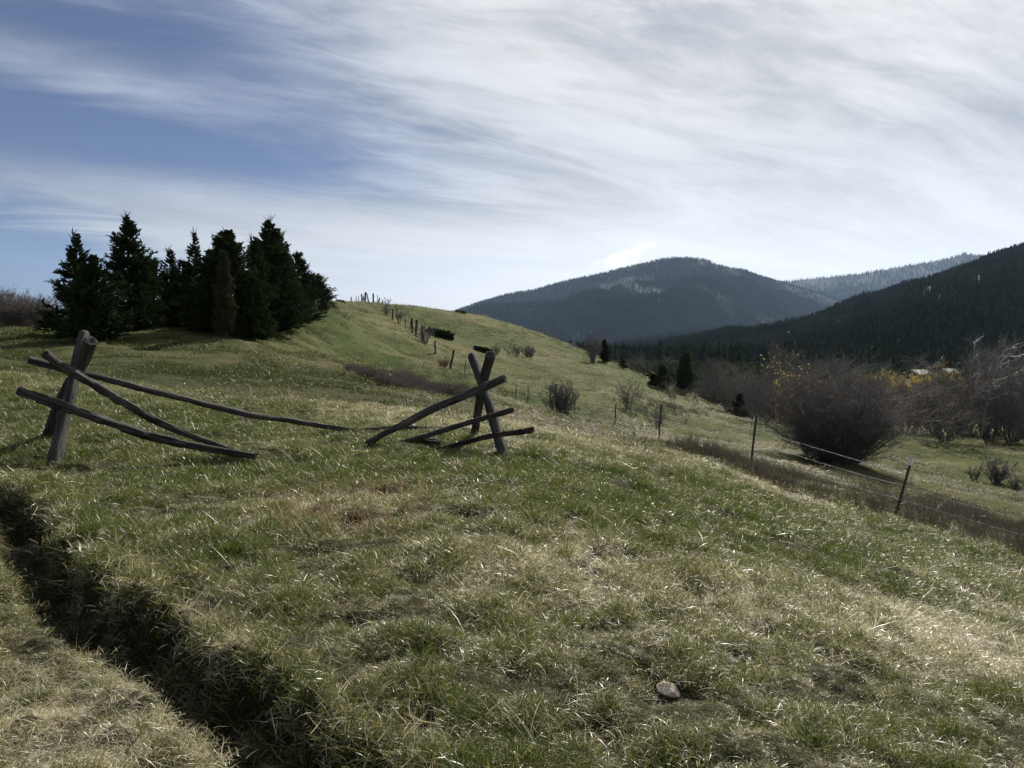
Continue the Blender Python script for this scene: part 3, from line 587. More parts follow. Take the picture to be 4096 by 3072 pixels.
# ------------------------------------------------------------------ fence timbers
def log(name, pts, rad, seed, mat, parent=None, sides=24, split=0.0, ragged=(0, 0), flatten=1.0):
    """a weathered pole along world points pts, radii rad; checks, knots, splits and ragged ends are modelled"""
    rs = np.random.RandomState(seed); P = np.array(pts, float); c = np.concatenate([[0], np.cumsum(np.linalg.norm(np.diff(P, axis=0), axis=1))]); L = c[-1]
    n = max(12, int(L / .035)); s = np.linspace(0, L, n)
    def sm(col): # smooth interpolation
        k = np.interp(s, c, col); w_ = 9
        kk = np.convolve(np.pad(k, w_, mode='reflect', reflect_type='odd'), np.ones(2 * w_ + 1) / (2 * w_ + 1), 'same')[w_:-w_]; return kk if n > 2 * w_ else k
    C = np.stack([sm(P[:, k]) for k in range(3)], 1); C += np.stack([fbm(s * 1.7, s * 0 + 3.1 * k, 3, seed + k) - .5 for k in range(3)], 1) * .04
    r = np.interp(s, np.linspace(0, L, len(rad)), rad) * (1 + .12 * (fbm(s * 3, s * 0, 3, seed + 5) - .5))
    T = norm(np.gradient(C, axis=0)); ref = np.array([0, 0, 1.]) if abs(T[:, 2].mean()) < .8 else np.array([0, 1., 0]); x_ = norm(np.cross(T, ref)); y_ = np.cross(T, x_)
    an = np.arange(sides) * 2 * math.pi / sides; tw = s[:, None] * rs.uniform(-.25, .25); A_ = an[None] + tw
    rr = r[:, None] * (1 + .10 * (fbm(np.cos(an)[None] * 2 + s[:, None] * .6, np.sin(an)[None] * 2 + s[:, None] * .3, 3, seed + 8) - .5) * 2.6)
    # long drying checks
    for k in range(4):
        a0 = rs.uniform(0, 6.28); wd_ = .22; dpt = rs.uniform(.12, .3); s0 = rs.uniform(0, L); le = rs.uniform(.3, .9) * L
        d_ = np.abs((an[None] - a0 + math.pi) % (2 * math.pi) - math.pi) / wd_; rr *= 1 - dpt * np.exp(-d_ ** 2) * np.exp(-((s[:, None] - s0) / le) ** 4)
    # rotten, splintered zone
    if split > 0:
        j = fbm(an[None] * 2.6 + 0 * s[:, None], s[:, None] * 3.2, 4, seed + 12); jj = fbm(an[None] * 3.3 + 0 * s[:, None], s[:, None] * 1.1, 2, seed + 13)
        up = np.clip(np.cos(an[None] - math.pi * .5), -1, 1) * .3 + .7
        rr *= 1 - split * sstep(j, .44, .52) * up * .95 - split * .5 * (jj < .42)
    kn = rs.uniform(.1, .9, 3) * L
    for q in kn:
        a0 = rs.uniform(0, 6.28); d_ = np.abs((an[None] - a0 + math.pi) % (2 * math.pi) - math.pi); rr *= 1 + .22 * np.exp(-(d_ / .4) ** 2) * np.exp(-((s[:, None] - q) / .05) ** 2)
    V = C[:, None] + rr[..., None] * (x_[:, None] * np.cos(A_)[..., None] + y_[:, None] * flatten * np.sin(A_)[..., None])
    for e, (row, sg) in enumerate(((0, -1), (-1, 1))):     # ragged broken ends
        if ragged[e]: V[row] += T[row] * sg * (rs.uniform(0, 1, sides) * ragged[e])[:, None]
    caps = []
    V = list(V.reshape(-1, 3)); Q = []; T3 = []; uv = [(k / sides, s[i]) for i in range(n) for k in range(sides)]
    for i in range(n - 1):
        for k in range(sides):
            k2 = (k + 1) % sides; Q.append((i * sides + k, i * sides + k2, (i + 1) * sides + k2, (i + 1) * sides + k))
    for row, sg in ((0, -1), (n - 1, 1)):
        base = len(V); ring = np.array(V[row * sides:(row + 1) * sides]); cc = ring.mean(0)
        for f_, push in ((.88, .008), (.45, .010)):
            for k in range(sides): V.append(cc + (ring[k] - cc) * f_ + T[row] * sg * (push + rs.uniform(-.006, .004) - (0.012 if f_ < .6 else 0))); uv.append((k / sides * 2.3, s[row] + (1 - f_) * .3))
        V.append(cc + T[row] * sg * -.004); uv.append((.5, s[row] + .3)); ctr = len(V) - 1
        rows = [row * sides, base, base + sides]
        for a, b in zip(rows[:-1], rows[1:]):
            for k in range(sides):
                k2 = (k + 1) % sides; q = (a + k, a + k2, b + k2, b + k); Q.append(q[::-1] if sg < 0 else q)
        for k in range(sides): T3.append((rows[-1] + k, rows[-1] + (k + 1) % sides, ctr))
    V = np.array(V)
    if parent is not None: V = V - np.array(parent.location)
    me = mesh(name, V, Q, T3, mat, True, uv=uv)
    return obj(name, me, parent)

f1 = empty('crossed_post_frame', on(55, 8.5), 0, 'leaning X frame of two thick weathered posts at the far left', 'fence frame', 'crossed post frames of the collapsed rail fence')
log('post', [at(51.5, 474, 7.85), at(63, 425, 8.2), at(75, 373, 8.55), at(84.5, 333, 8.95)], [.078, .072, .066, .060], 3, M_LOG, f1)
log('post', [at(43.5, 447, 9.5), at(59, 405, 8.95), at(77, 372, 8.72), at(92.5, 340, 8.35)], [.060, .060, .066, .074], 5, M_LOG, f1)
f2 = empty('crossed_post_frame', on(489, 11), 0, 'X frame of two weathered posts carrying rail ends near the centre', 'fence frame', 'crossed post frames of the collapsed rail fence')
log('post', [at(505.5, 465, 10.2), at(495, 424, 10.6), at(483, 387, 11.0), at(472, 355.5, 11.5)], [.076, .073, .07, .074], 13, M_LOG, f2)
log('post', [at(473.5, 441, 12.2), at(478, 407, 11.6), at(484.5, 378, 11.1), at(490.8, 355, 10.7)], [.066, .068, .070, .078], 15, M_LOG, f2)
def rail(label, pts, rad, seed, mat, **k):
    o = log('fence_rail', pts, rad, seed, mat, None, **k); return setp(o, label, 'fence rail', 'fallen rails of the collapsed fence')
rail('splintered upper rail sloping down in front of the left frame', [at(45, 355, 7.95), at(67.8, 370.5, 8.28), at(105.8, 391, 8.45), at(127.5, 406, 8.5), at(149, 418, 8.6), at(169.5, 428, 8.7), at(196.7, 438, 8.8), at(228, 448.5, 8.95), at(243, 454, 9.0)], [.052, .055, .05, .046, .036], 21, M_LOG, split=.55, ragged=(0, .1))
rail('thick lower rail crossing the left frame and sinking into the grass', [at(19, 391, 7.75), at(44.8, 399.5, 7.95), at(67.8, 407.5, 8.05), at(95, 417, 8.15), at(122, 426, 8.3), at(139.7, 432.5, 8.35), at(162.8, 439, 8.5), at(190, 445.5, 8.6), at(217, 450, 8.75), at(250, 455, 8.9)], [.054, .062, .062, .055, .045], 23, M_LOG, split=.5, ragged=(0, .12))
rail('long thin rail running from behind the left frame down to the middle', [at(29, 359.5, 8.75), at(59.7, 368, 8.85), at(86.8, 374, 9.0), at(122, 382.7, 9.3), at(162.8, 393.6, 9.7), at(196.7, 401.7, 10.0), at(244, 414, 10.6), at(298, 422.7, 11.2), at(318, 425.7, 11.45), at(352, 430, 11.8)], [.052, .048, .05, .05, .052], 25, M_LOG, split=.2, ragged=(0, .05))
rail('thick rail leaning high against the centre frame', [at(504.5, 377, 10.45), at(480.8, 388.3, 10.62), at(456.7, 399, 10.55), at(432.6, 408.8, 10.5), at(408.5, 421, 10.4), at(384.4, 434, 10.25), at(372, 441, 10.2)], [.068, .066, .062, .058, .045], 27, M_LOG, split=.22, ragged=(0, .12))
rail('middle rail resting across the centre frame, knotty', [at(512.5, 409.2, 10.2), at(492.9, 414.8, 10.35), at(468.8, 422, 10.45), at(444.6, 431, 10.45), at(426.6, 436.5, 10.4), at(405, 442, 10.4)], [.046, .044, .042, .044, .036], 29, M_LOG, split=.15, ragged=(0, .06))
rail('dark split lowest rail lying across the foot of the centre frame', [at(532.5, 429.5, 9.95), at(498.9, 434.5, 10.1), at(468.8, 441.5, 10.1), at(444.6, 447.8, 10.1), at(430, 452, 10.1)], [.050, .046, .046, .044, .034], 31, M_LOGDARK, split=.6, ragged=(.05, .1))
rail('dark rail lying flat in the grass behind the centre frame', [at(366, 430, 12.3), at(406, 428.5, 12.4), at(440, 429.3, 12.5), at(472, 431, 12.6)], [.05, .055, .055, .05], 33, M_LOGDARK, split=.3)
rail('rotten rail end lying in the grass between the two frames', [at(438, 442, 10.75), at(418, 440, 10.8), at(398, 444, 10.8)], [.06, .06, .05], 35, M_LOGDARK, split=.4, ragged=(.06, .06))

# ------------------------------------------------------------------ wire fence along the slope
m, t, b = pmat('post_steel', .6, .4)
P_ = t.new('ShaderNodeTexCoord').outputs['Object']
t.put(b.inputs['Base Color'], t.mix(t.mr(t.noise(P_, 30, 4, .6), .45, .62), (.018, .024, .02, 1), (.06, .035, .022, 1))); b.inputs['Metallic'].default_value = .2; M_STEEL = m
m, t, b = pmat('white_paint', .5, .4); b.inputs['Base Color'].default_value = (.62, .64, .66, 1); M_WHITE = m
m, t, b = pmat('galvanized_wire', .6, .4); b.inputs['Base Color'].default_value = (.38, .37, .35, 1); b.inputs['Metallic'].default_value = .2; M_WIRE = m
wf = empty('barbed_wire_fence', on(752, 18), 0, 'barbed wire fence on dark steel posts running down the slope at right', 'fence')
O_ = np.array(wf.location)
def t_post(p0, p1, name='steel_post'):
    """T-section steel post with studs from foot p0 to head p1"""
    p0, p1 = np.array(p0), np.array(p1); T = norm(p1 - p0); L = np.linalg.norm(p1 - p0); x_ = norm(np.cross(T, [0, 1, 0.])); y_ = np.cross(T, x_)
    prof = np.array([(-.022, 0), (.022, 0), (.022, .005), (.004, .005), (.004, .032), (-.004, .032), (-.004, .005), (-.022, .005)]) * 1.25; g = Geo()
    a = p0 - O_; V = [a + x_ * q[0] - y_ * q[1] + T * h for h in (0, L) for q in prof]; Q = [(k, (k + 1) % 8, 8 + (k + 1) % 8, 8 + k) for k in range(8)]
    Q += [(8, 9, 10, 15), (10, 11, 14, 15), (11, 12, 13, 14), (0, 7, 2, 1), (7, 6, 3, 2), (6, 5, 4, 3)]; g.add(V, Q)
    for h in np.arange(.15, L - .06, .055):      # studs on the flange
        c = a + T * h + y_ * .006; s_ = [c + x_ * i * .008 + y_ * j * .006 + T * k * .008 for i in (-1, 1) for j in (-1, 1) for k in (-1, 1)]
        g.add(s_, [(0, 1, 3, 2), (4, 6, 7, 5), (0, 4, 5, 1), (2, 3, 7, 6), (0, 2, 6, 4), (1, 5, 7, 3)])
    return obj(name, g.mesh(name, M_STEEL, False), wf)
TP = [(1092, 493, 1082, 580, 12.9), (912, 458, 893, 521, 14.6), (756.5, 415, 750, 472, 18), (661.5, 404, 658.5, 443, 25.6), (616, 403.3, 614.5, 429, 32), (575, 396.5, 574.5, 420, 38.5), (528.2, 387, 527.5, 410, 43), (516.3, 385, 515.2, 407, 45), (465.5, 362, 464.5, 381, 50)]
tops, feet = [], []
for k, (ut, vt, ub, vb, dd) in enumerate(TP):
    p1 = at(ut, vt, dd); p0 = at(ub, vb, dd); p0g = p0.copy(); p0g[2] = min(p0[2], H1(p0[0], p0[1]) - .1)
    q = t_post(p0g, p1)
    if k == 1:
        q['label'] = 'leaning steel post with a white painted tip'
        g = Geo(); Tn = norm(p1 - p0); tubes(g, np.array([[p1 - Tn * .16 - O_, p1 + Tn * .006 - O_]]), [.031], [.031], 8); obj('painted_tip', g.mesh('painted_tip', M_WHITE, False), q)
    tops.append(p1); feet.append(at(ub, vb - 3, dd))
def wire(frac, seed, wob_=.03):
    rs = np.random.RandomState(seed); pl = []
    for a, b_ in zip(range(len(tops) - 1), range(1, len(tops))):
        A0 = feet[a] + (tops[a] - feet[a]) * frac; B0 = feet[b_] + (tops[b_] - feet[b_]) * frac; n = 14; sag = rs.uniform(.02, .09)
        for k in range(n): f = k / n; p = A0 * (1 - f) + B0 * f; p[2] -= sag * 4 * f * (1 - f) + rs.normal(0, .006); pl.append(p)
    pl.append(B0); pl = np.array(pl) - O_; g = Geo(); seg = np.stack([pl[:-1], pl[1:]], 1); r_ = .0026; tubes(g, seg, np.full(len(seg), r_), np.full(len(seg), r_), 4)
    P, T, i, f = kids(seg, 5, .0, 1, rs); bd = grow(P, branch_dir(T, np.full(len(P), 1.3), rs), np.full(len(P), .035), 1, .1, 0, rs); bd[:, 0] -= (bd[:, 1] - bd[:, 0]); tubes(g, bd, np.full(len(P), .0028), np.full(len(P), .001), 3)
    return obj('barbed_wire', g.mesh('barbed_wire', M_WIRE), wf)
for k, fr in enumerate((.12, .32, .55, .74)): wire(fr, 90 + k)

# old wooden posts climbing the hill
hf = empty('hillside_post_fence', on(416, 75), 0, 'old wooden post fence with slack wires climbing to the hilltop', 'fence'); OH = np.array(hf.location)
HP = [(454, 350, 449.5, 370, 54, .085), (435, 340.8, 435.2, 354, 64, .085), (422.3, 325.6, 422, 341.5, 72, .12), (416.8, 320, 415.5, 337.5, 75, .13), (411.8, 318.4, 412, 334, 77, .12),
      (392.8, 309, 392.4, 321, 92, .11), (373.2, 293.5, 373.4, 303.6, 111, .13), (379.8, 297.8, 376.8, 305.5, 110, .11), (365.4, 292.2, 365.3, 303, 113, .13), (366.6, 293, 369, 303, 113, .11), (361.5, 293.8, 362, 303, 115, .10), (351.2, 297, 351.2, 303.4, 118, .10),
      (405.8, 319.6, 404.3, 330.5, 79, .045), (410.8, 320.8, 409, 333.5, 78, .045), (377.4, 294.8, 377.4, 303.5, 112, .045), (382.3, 299.5, 382, 308.5, 106, .045), (356.2, 296.2, 356.2, 303.2, 116, .045), (358.6, 295.5, 358.6, 303.2, 116, .045), (496 - 1.5, 447 - 85, 494, 381, 49.5, .045)]
wp = []
for k, (ut, vt, ub, vb, dd, r_) in enumerate(HP[:-1]):
    p1 = at(ut, vt, dd); p0 = at(ub, vb, dd); p0[2] = min(p0[2], H1(p0[0], p0[1])) - .15
    log('wooden_post', [p0, (p0 + p1) / 2, p1], [r_ * 1.05, r_, r_ * .95], 300 + k, M_LOGDARK, hf, sides=10)
    wp.append((p0, p1, r_))
log('brace_rail', [at(415.5, 334, 75), at(422, 339.8, 72)], [.07, .06], 340, M_LOGDARK, hf, sides=8)
order = [0, 1, 2, 3, 4, 12, 5, 15, 7, 6, 8, 10, 16, 11]
g = Geo()
for fr in (.35, .6, .85):
    L_ = [at(465, 380 - 17 * fr, 50)] + [wp[k][0] + (wp[k][1] - wp[k][0]) * (fr * .8 + .15) for k in order]
    for a, b_ in zip(L_[:-1], L_[1:]):
        f = np.linspace(0, 1, 8)[:, None]; p = a * (1 - f) + b_ * f; p[:, 2] -= (4 * f * (1 - f))[:, 0] * rng.uniform(.05, .3); tubes(g, (p - OH)[None], [.006], [.006], 3)
obj('slack_wire', g.mesh('slack_wire', M_WIRE), hf)

# ------------------------------------------------------------------ spruces on the left
def spruce(name, seed, h, rad, label, loc, dens=1.0, mat=M_NEEDLE, pw=.8, low=.03, gap=0.0, group='young spruces on the rise at left', cat='tree', topthin=.12, upb=.10):
    rs = np.random.RandomState(seed); root = empty(name, loc, rs.uniform(0, 6), label, cat, group); g = Geo()
    tr = grow(np.array([[0, 0, -.1]]), np.array([[0, 0, 1.]]), np.array([h + .1]), 10, .012, .02, rs); tubes(g, tr, [h * .020], [.008], 7)
    obj('trunk', g.mesh('trunk', M_BARK), root)
    g = Geo(); nb = int(h * 46 * dens); f = np.sort(rs.uniform(low, .985, nb)); f = np.round(f * h / .16 + rs.uniform(-.3, .3, nb)) * .16 / h; f = np.clip(f, low, .985)
    L = rad * ((1 - f) ** pw) * rs.uniform(.68, 1.12, nb) + .08
    az = rs.uniform(0, 6.283, nb); lob = 1 + .20 * np.sin(az * 3 + seed) * (1 - f) + .18 * np.sin(f * 21 + seed * 1.7 + az); L = L * lob
    x_ = f * 10; j = np.minimum(x_.astype(int), 9); r_ = (x_ - j)[:, None]; P = tr[0, j] * (1 - r_) + tr[0, j + 1] * r_; P[:, 2] = f * h
    el = .12 + .65 * f ** 3 + rs.normal(0, .09, nb) - .12 * (f < .3)
    Dr = np.stack([np.cos(az) * np.cos(el), np.sin(az) * np.cos(el), np.sin(el)], 1)
    br = grow(P, Dr, L, 5, .05, upb * .6, rs); br[:, 1:3, 2] -= (L * .05)[:, None]
    tubes(g, br, .012 + .008 * L, .004, 3, .2); ribbons(g, br[:, 1:], .09, .05, rs, .5, True, .2)
    k = 20; Pt, t, i, ft = kids(br, k, .18, 1.0, rs); n = len(Pt); keep = rs.uniform(0, 1, n) > gap; Pt, t, i, ft = Pt[keep], t[keep], i[keep], ft[keep]; n = len(Pt)
    tl = np.clip(L[i] * .36, .07, .42) * rs.uniform(.5, 1.1, n) * (1.15 - .6 * ft); d = branch_dir(t, rs.uniform(.5, 1.0, n), rs); d[:, 2] *= .55; d[:, 2] += .04
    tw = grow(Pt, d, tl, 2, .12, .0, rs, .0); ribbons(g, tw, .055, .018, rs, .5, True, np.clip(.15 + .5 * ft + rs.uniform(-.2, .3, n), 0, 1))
    k2 = 4; Pq, tq, iq, fq = kids(tw, k2, .3, 1, rs); nq = len(Pq); dq = branch_dir(tq, rs.uniform(.5, 1.1, nq), rs); q = grow(Pq, dq, tl[iq] * rs.uniform(.25, .5, nq), 1, .1, .02, rs)
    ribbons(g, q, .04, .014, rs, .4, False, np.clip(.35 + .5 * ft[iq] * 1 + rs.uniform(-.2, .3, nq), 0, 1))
    # leader shoots at the top
    kk = 16; Pl = np.stack([rs.normal(0, .02, kk), rs.normal(0, .02, kk), h * rs.uniform(.93, 1.0, kk)], 1); dl = np.stack([rs.normal(0, .5, kk), rs.normal(0, .5, kk), np.ones(kk)], 1)
    ll = grow(Pl, dl, rs.uniform(.12, .42, kk) * (h / 4.5), 2, .05, .1, rs); tubes(g, ll, .010, .004, 3, .3); ribbons(g, ll, .035, .012, rs, .4, True, .4)
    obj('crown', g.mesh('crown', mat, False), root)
    return root
def tree_px(name, seed, u, vtop, d, rad, label, **k):
    b_ = on(u, d); tp = at(u, vtop, d); return spruce(name, seed, tp[2] - b_[2], rad, label, b_, **k)
tree_px('spruce_tree', 1, 76, 234, 30, 1.65, 'spruce with a bare spiky top, leftmost of the spruces', pw=.95)
tree_px('spruce_tree', 2, 93, 258, 27.5, 1.38, 'bushy low spruce in front, spreading behind the leaning left posts', dens=1.25, pw=.62)
tree_px('spruce_tree', 3, 129, 217, 33, 1.75, 'tallest spruce of the left clump with an uneven crown', pw=.78, dens=1.3)
tree_px('spruce_tree', 4, 170, 250, 37, 1.25, 'open thin spruce with sky showing through, between the two clumps', dens=.8, gap=.35)
tree_px('spruce_tree', 5, 196, 233, 37, 1.25, 'slender loose spruce just left of the middle clump', dens=.9, gap=.2, pw=.9)
tree_px('spruce_tree', 6, 227, 231, 33, 2.0, 'broad dense spruce in the middle clump with a many-spiked top', dens=1.8, pw=.72)
tree_px('spruce_tree', 7, 253, 240, 34.5, 1.1, 'narrow spruce squeezed between the two broad dense spruces', dens=1.3, pw=.6)
tree_px('spruce_tree', 8, 271, 221, 39, 2.35, 'tall dark spruce, right of the middle clump, with a sharp spire', dens=1.8, pw=.78)
tree_px('spruce_tree', 9, 284, 234, 42, 1.75, 'spruce standing directly behind and right of the sharp spired one', dens=1.4, pw=.7)
tree_px('spruce_tree', 10, 298, 254, 45, 1.6, 'rounded spruce stepping down the right side of the clump', dens=1.2, pw=.55)
tree_px('spruce_tree', 11, 314, 276, 58, 1.7, 'low spruce near the hilltop, second from the right end of the row', dens=1.1, pw=.5)
tree_px('spruce_tree', 12, 322, 284, 66, 1.15, 'last low spruce at the right end of the row on the hilltop', dens=1.1, pw=.5)
tree_px('spruce_tree', 13, 323.5, 297, 56, .48, 'knee-high spruce sapling on the grass before the last spruces', dens=1.5, group='young spruces on the rise at left')
tree_px('spruce_tree', 16, 152, 262, 36, 1.7, 'dark low spruce filling the gap right of the tallest one', dens=1.3, pw=.55, gap=.05)
tree_px('spruce_tree', 17, 212, 252, 34, 1.25, 'dense spruce at the left shoulder of the broad one', dens=1.2, pw=.55)
tree_px('spruce_tree', 18, 184, 262, 38, 1.4, 'short spruce deep in the gap between the clumps', dens=1, pw=.6, gap=.2)
tree_px('juniper_tree', 14, 226, 254, 30.8, .52, 'olive columnar juniper standing before the broad middle spruce', dens=2.2, mat=M_JUNIPER, pw=.35, group=None, upb=.5)
tree_px('spruce_tree', 15, 255, 278, 32.5, .8, 'small spruce at the lit right foot of the middle clump', dens=1.6, pw=.5)
# evergreens on the valley side
tree_px('spruce_tree', 31, 684, 353, 86, 1.35, 'lone green spruce standing at the lower end of the green hill', dens=1.4, pw=.42, group=None, mat=M_GREENSPRUCE)
tree_px('juniper_tree', 32, 663, 366, 82, .9, 'reddish juniper leaning beside the dark bush on the hill shoulder', dens=1.6, mat=M_JUNIPER, pw=.35, group=None)
tree_px('juniper_bush', 33, 653, 375, 80, .6, 'dark low evergreen bush touching the reddish juniper', dens=2, pw=.35, group=None, cat='bush')
tree_px('spruce_tree', 34, 740, 394, 69, .9, 'small dark spruce among the bare trees in the valley', dens=1.6, pw=.5, group=None)
tree_px('spruce_tree', 35, 716, 378, 92, .7, 'slim spruce half hidden by bare branches', dens=1.4, pw=.7, group=None)
tree_px('juniper_bush', 36, 605, 340, 99, .75, 'dark evergreen bush on the hill skyline beside a bare shrub', dens=1.6, pw=.4, group=None, cat='bush')
tree_px('juniper_bush', 37, 622, 359, 101, .7, 'small dark juniper just behind the hill skyline', dens=1.4, pw=.8, group=None, cat='bush')

# low creeping juniper mats on the hill
def mat_bush(name, seed, u, d, rx, ry, h, label, mat=M_NEEDLE, n=900):
    rs = np.random.RandomState(seed); c = on(u, d); g = Geo(); a = rs.uniform(0, 6.28, n); r_ = np.sqrt(rs.uniform(0, 1, n)); x_ = rx * r_ * np.cos(a); y_ = ry * r_ * np.sin(a)
    P = np.stack([x_, y_, H(c[0] + x_, c[1] + y_) - c[2] + rs.uniform(0, .4, n) * h * (.4 + 1.2 * fbm(a * 2, r_ * 3, 2, seed))], 1); D_ = np.stack([np.cos(a) * .6, np.sin(a) * .6, rs.uniform(.6, 1.6, n)], 1); pl = grow(P, D_, h * rs.uniform(.5, 1, n) * (1.1 - .6 * r_), 2, .2, 0, rs)
    ribbons(g, pl, .14, .05, rs, .5, True, rs.uniform(0, .6, n)); o = obj(name, g.mesh(name, mat, False), None, c); return setp(o, label, 'bush')
mat_bush('juniper_mat', 41, 440, 84, 1.55, 1.2, 1.05, 'wide dark mat of creeping juniper on the hillside right of the posts')
mat_bush('juniper_mat', 42, 483, 82, 1.0, .7, .6, 'smaller dark juniper mat farther right on the hillside')
mat_bush('juniper_mat', 43, 341, 90, .6, .5, .4, 'tiny dark juniper mat on the skyline by the last spruce')
mat_bush('juniper_mat', 44, 461, 117, .8, .6, .45, 'brownish low juniper on the crest where the mountain begins', M_JUNIPER)

# ------------------------------------------------------------------ bare shrubs and trees
def bare_plant(name, seed, h, rad, stems, label, loc, mat=M_TWIG, k1=6, k2=5, k3=0, spread=.5, thick=.012, cat='shrub', group=None, leaves=0, wig=.10, trunk=False, up=.03, arch=0.0, leafmat=M_YELLOW, twigr=.0045, rz=None, lean=(0, 0), klo=.22):
    rs = np.random.RandomState(seed); root = empty(name, loc, rs.uniform(0, 6) if rz is None else rz, label, cat, group); g = Geo()
    az = rs.uniform(0, 6.283, stems); ti = rs.uniform(.05, 1, stems) ** .7 * spread; r0 = rad * .18 * rs.uniform(0, 1, stems)
    P = np.stack([r0 * np.cos(az), r0 * np.sin(az), np.full(stems, -.12)], 1); Dr = np.stack([np.sin(ti) * np.cos(az) + lean[0], np.sin(ti) * np.sin(az) + lean[1], np.cos(ti)], 1)
    L = h * rs.uniform(.62, 1.05, stems) / np.maximum(np.cos(ti), .55) ** .6; L = np.where(ti > spread * .75, L * .85, L)
    st = grow(P, Dr, L, 7, wig, up, rs, arch); th = thick * rs.uniform(.7, 1.3, stems); tubes(g, st, th, th * .25, 4 if thick > .03 else 3, rs.uniform(0, .6, stems))
    if trunk: obj('trunk', g.mesh('trunk', mat), root); g = Geo()
    P1, t1, i1, f1_ = kids(st, k1, klo, 1, rs); n1 = len(P1); b1 = grow(P1, branch_dir(t1, rs.uniform(.35, .95, n1), rs), L[i1] * rs.uniform(.18, .42, n1) * (1.15 - .65 * f1_), 4, wig * 1.2, up, rs, arch * .5)
    rr = np.maximum(th[i1] * (1 - .75 * f1_) * .6, twigr); tubes(g, b1, rr, rr * .35, 3, rs.uniform(0, .8, n1))
    P2, t2, i2, f2_ = kids(b1, k2, .15, 1, rs); n2 = len(P2); l2 = L[i1][i2] * rs.uniform(.06, .17, n2); b2 = grow(P2, branch_dir(t2, rs.uniform(.3, .9, n2), rs), l2, 3, wig * 1.4, up, rs)
    tubes(g, b2, np.full(n2, twigr * 1.1), np.full(n2, twigr * .5), 3, rs.uniform(0, 1, n2)); last = b2
    if k3:
        P3, t3, i3, f3_ = kids(b2, k3, .1, 1, rs); n3 = len(P3); b3 = grow(P3, branch_dir(t3, rs.uniform(.3, .9, n3), rs), l2[i3] * rs.uniform(.3, .7, n3), 2, wig * 1.4, up, rs); tubes(g, b3, np.full(n3, twigr * .8), np.full(n3, twigr * .4), 3, rs.uniform(0, 1, n3)); last = b3
    obj('twigs' if not trunk else 'crown', g.mesh('twigs', mat), root)
    if leaves:
        P4, t4, i4, f4 = kids(last, leaves, .2, 1, rs); n4 = len(P4); lf = grow(P4, branch_dir(t4, np.full(n4, 1.0), rs), rs.uniform(.05, .11, n4), 2, .1, -.1, rs); g = Geo(); ribbons(g, lf, .05, .02, rs, .2, False, rs.uniform(0, 1, n4)); obj('leaves', g.mesh('leaves', leafmat, False), root)
    return root
# shrubs scattered on the hillside and along the fence
def shrub_px(seed, u, d, h, label, **k): return bare_plant('bare_shrub', seed, h, k.pop('rad', h * .4), k.pop('stems', 26), label, on(u, d), **k)
shrub_px(51, 560, 36, 1.75, 'dense bare shrub with upright gnarled stems beside the wire fence', stems=60, spread=.45, k1=7, k2=4, thick=.022, wig=.16, up=.10, twigr=.009, rad=2.4, mat=M_TWIG)
shrub_px(52, 386, 97, 2.3, 'forked bare little tree near the top of the hill fence', stems=9, spread=.5, k1=7, k2=5, thick=.05, twigr=.012)
shrub_px(53, 399, 86, 2.5, 'bare forked tree with a brushy base left of the hillside posts', stems=8, spread=.42, k1=8, k2=5, thick=.055, twigr=.012)
shrub_px(54, 425.5, 70, 2.3, 'dark bare shrub growing against the thick hillside posts', stems=22, spread=.55, k1=6, k2=4, thick=.03, twigr=.010)
shrub_px(55, 443.5, 55, 1.1, 'rusty orange dry shrub beside the leaning wooden post', stems=40, spread=.5, mat=M_RUST, twigr=.006)
shrub_px(56, 593, 92, 3.6, 'bare shrub touching the dark evergreen bush on the skyline', stems=40, spread=.3, k1=6, k2=4, thick=.03, twigr=.011)
shrub_px(57, 528 + 1, 84, 1.8, 'grey bare shrub low on the middle of the hillside', stems=40, spread=.6, twigr=.010)
shrub_px(58, 558 - 62, 82, 1.2, 'small grey shrub between the juniper mats', stems=26, spread=.7, twigr=.009)
shrub_px(59, 592.5, 66, 1.9, 'single sprig-like bare sapling below the skyline bush', stems=4, spread=.3, twigr=.008, k1=5)
shrub_px(60, 629, 52, 2.3, 'bare dark shrub on the slope above the steel posts', stems=24, spread=.5, thick=.02, twigr=.008)
shrub_px(61, 657, 44, 1.6, 'bare shrub with sprawling branches just behind a steel post', stems=20, spread=.9, thick=.018, twigr=.007)
shrub_px(62, 672, 66, 2.6, 'row of thin bare stems below the lone spruce', stems=16, spread=.3, twigr=.010, rad=4)
shrub_px(63, 692, 72, 2.4, 'thin bare stems right under the lone spruce', stems=14, spread=.3, twigr=.010, rad=4)
shrub_px(64, 996, 36, 1.55, 'small dark bare bush in the field at the right edge', stems=30, spread=.7, thick=.03, k2=6, twigr=.008)
shrub_px(65, 975, 37, .95, 'low twiggy bush left of the dark one in the right field', stems=14, spread=.7, thick=.02, twigr=.007)
shrub_px(66, 1016, 34, .9, 'spreading low brown bush at the right border of the field', stems=24, spread=1.0, mat=M_BROWNTWIG, twigr=.007)
shrub_px(67, 362 + 1.5, 114, 1.1, 'wispy stems between the skyline posts', stems=10, spread=.3, twigr=.012)
shrub_px(68, 512 + 4, 84, 1.4, 'brown dry stems on the hillside above the fence', stems=60, spread=.3, rad=10, mat=M_BROWNTWIG, twigr=.008)
# big willow thicket right of centre
bare_plant('willow_thicket', 71, 4.25, 4.2, 230, 'big round dark willow thicket behind the wire fence', on(838, 32), M_TWIG, k1=9, k2=6, k3=2, klo=.03, spread=.88, thick=.022, cat='shrub', twigr=.0055, wig=.09, up=.02)
bare_plant('willow_bush', 72, 5.3, 1.0, 16, 'willow with sparse yellow leaves rising behind the round thicket', on(808, 36), M_BROWNTWIG, k1=8, k2=6, k3=1, spread=.42, thick=.03, cat='shrub', leaves=1, twigr=.005)
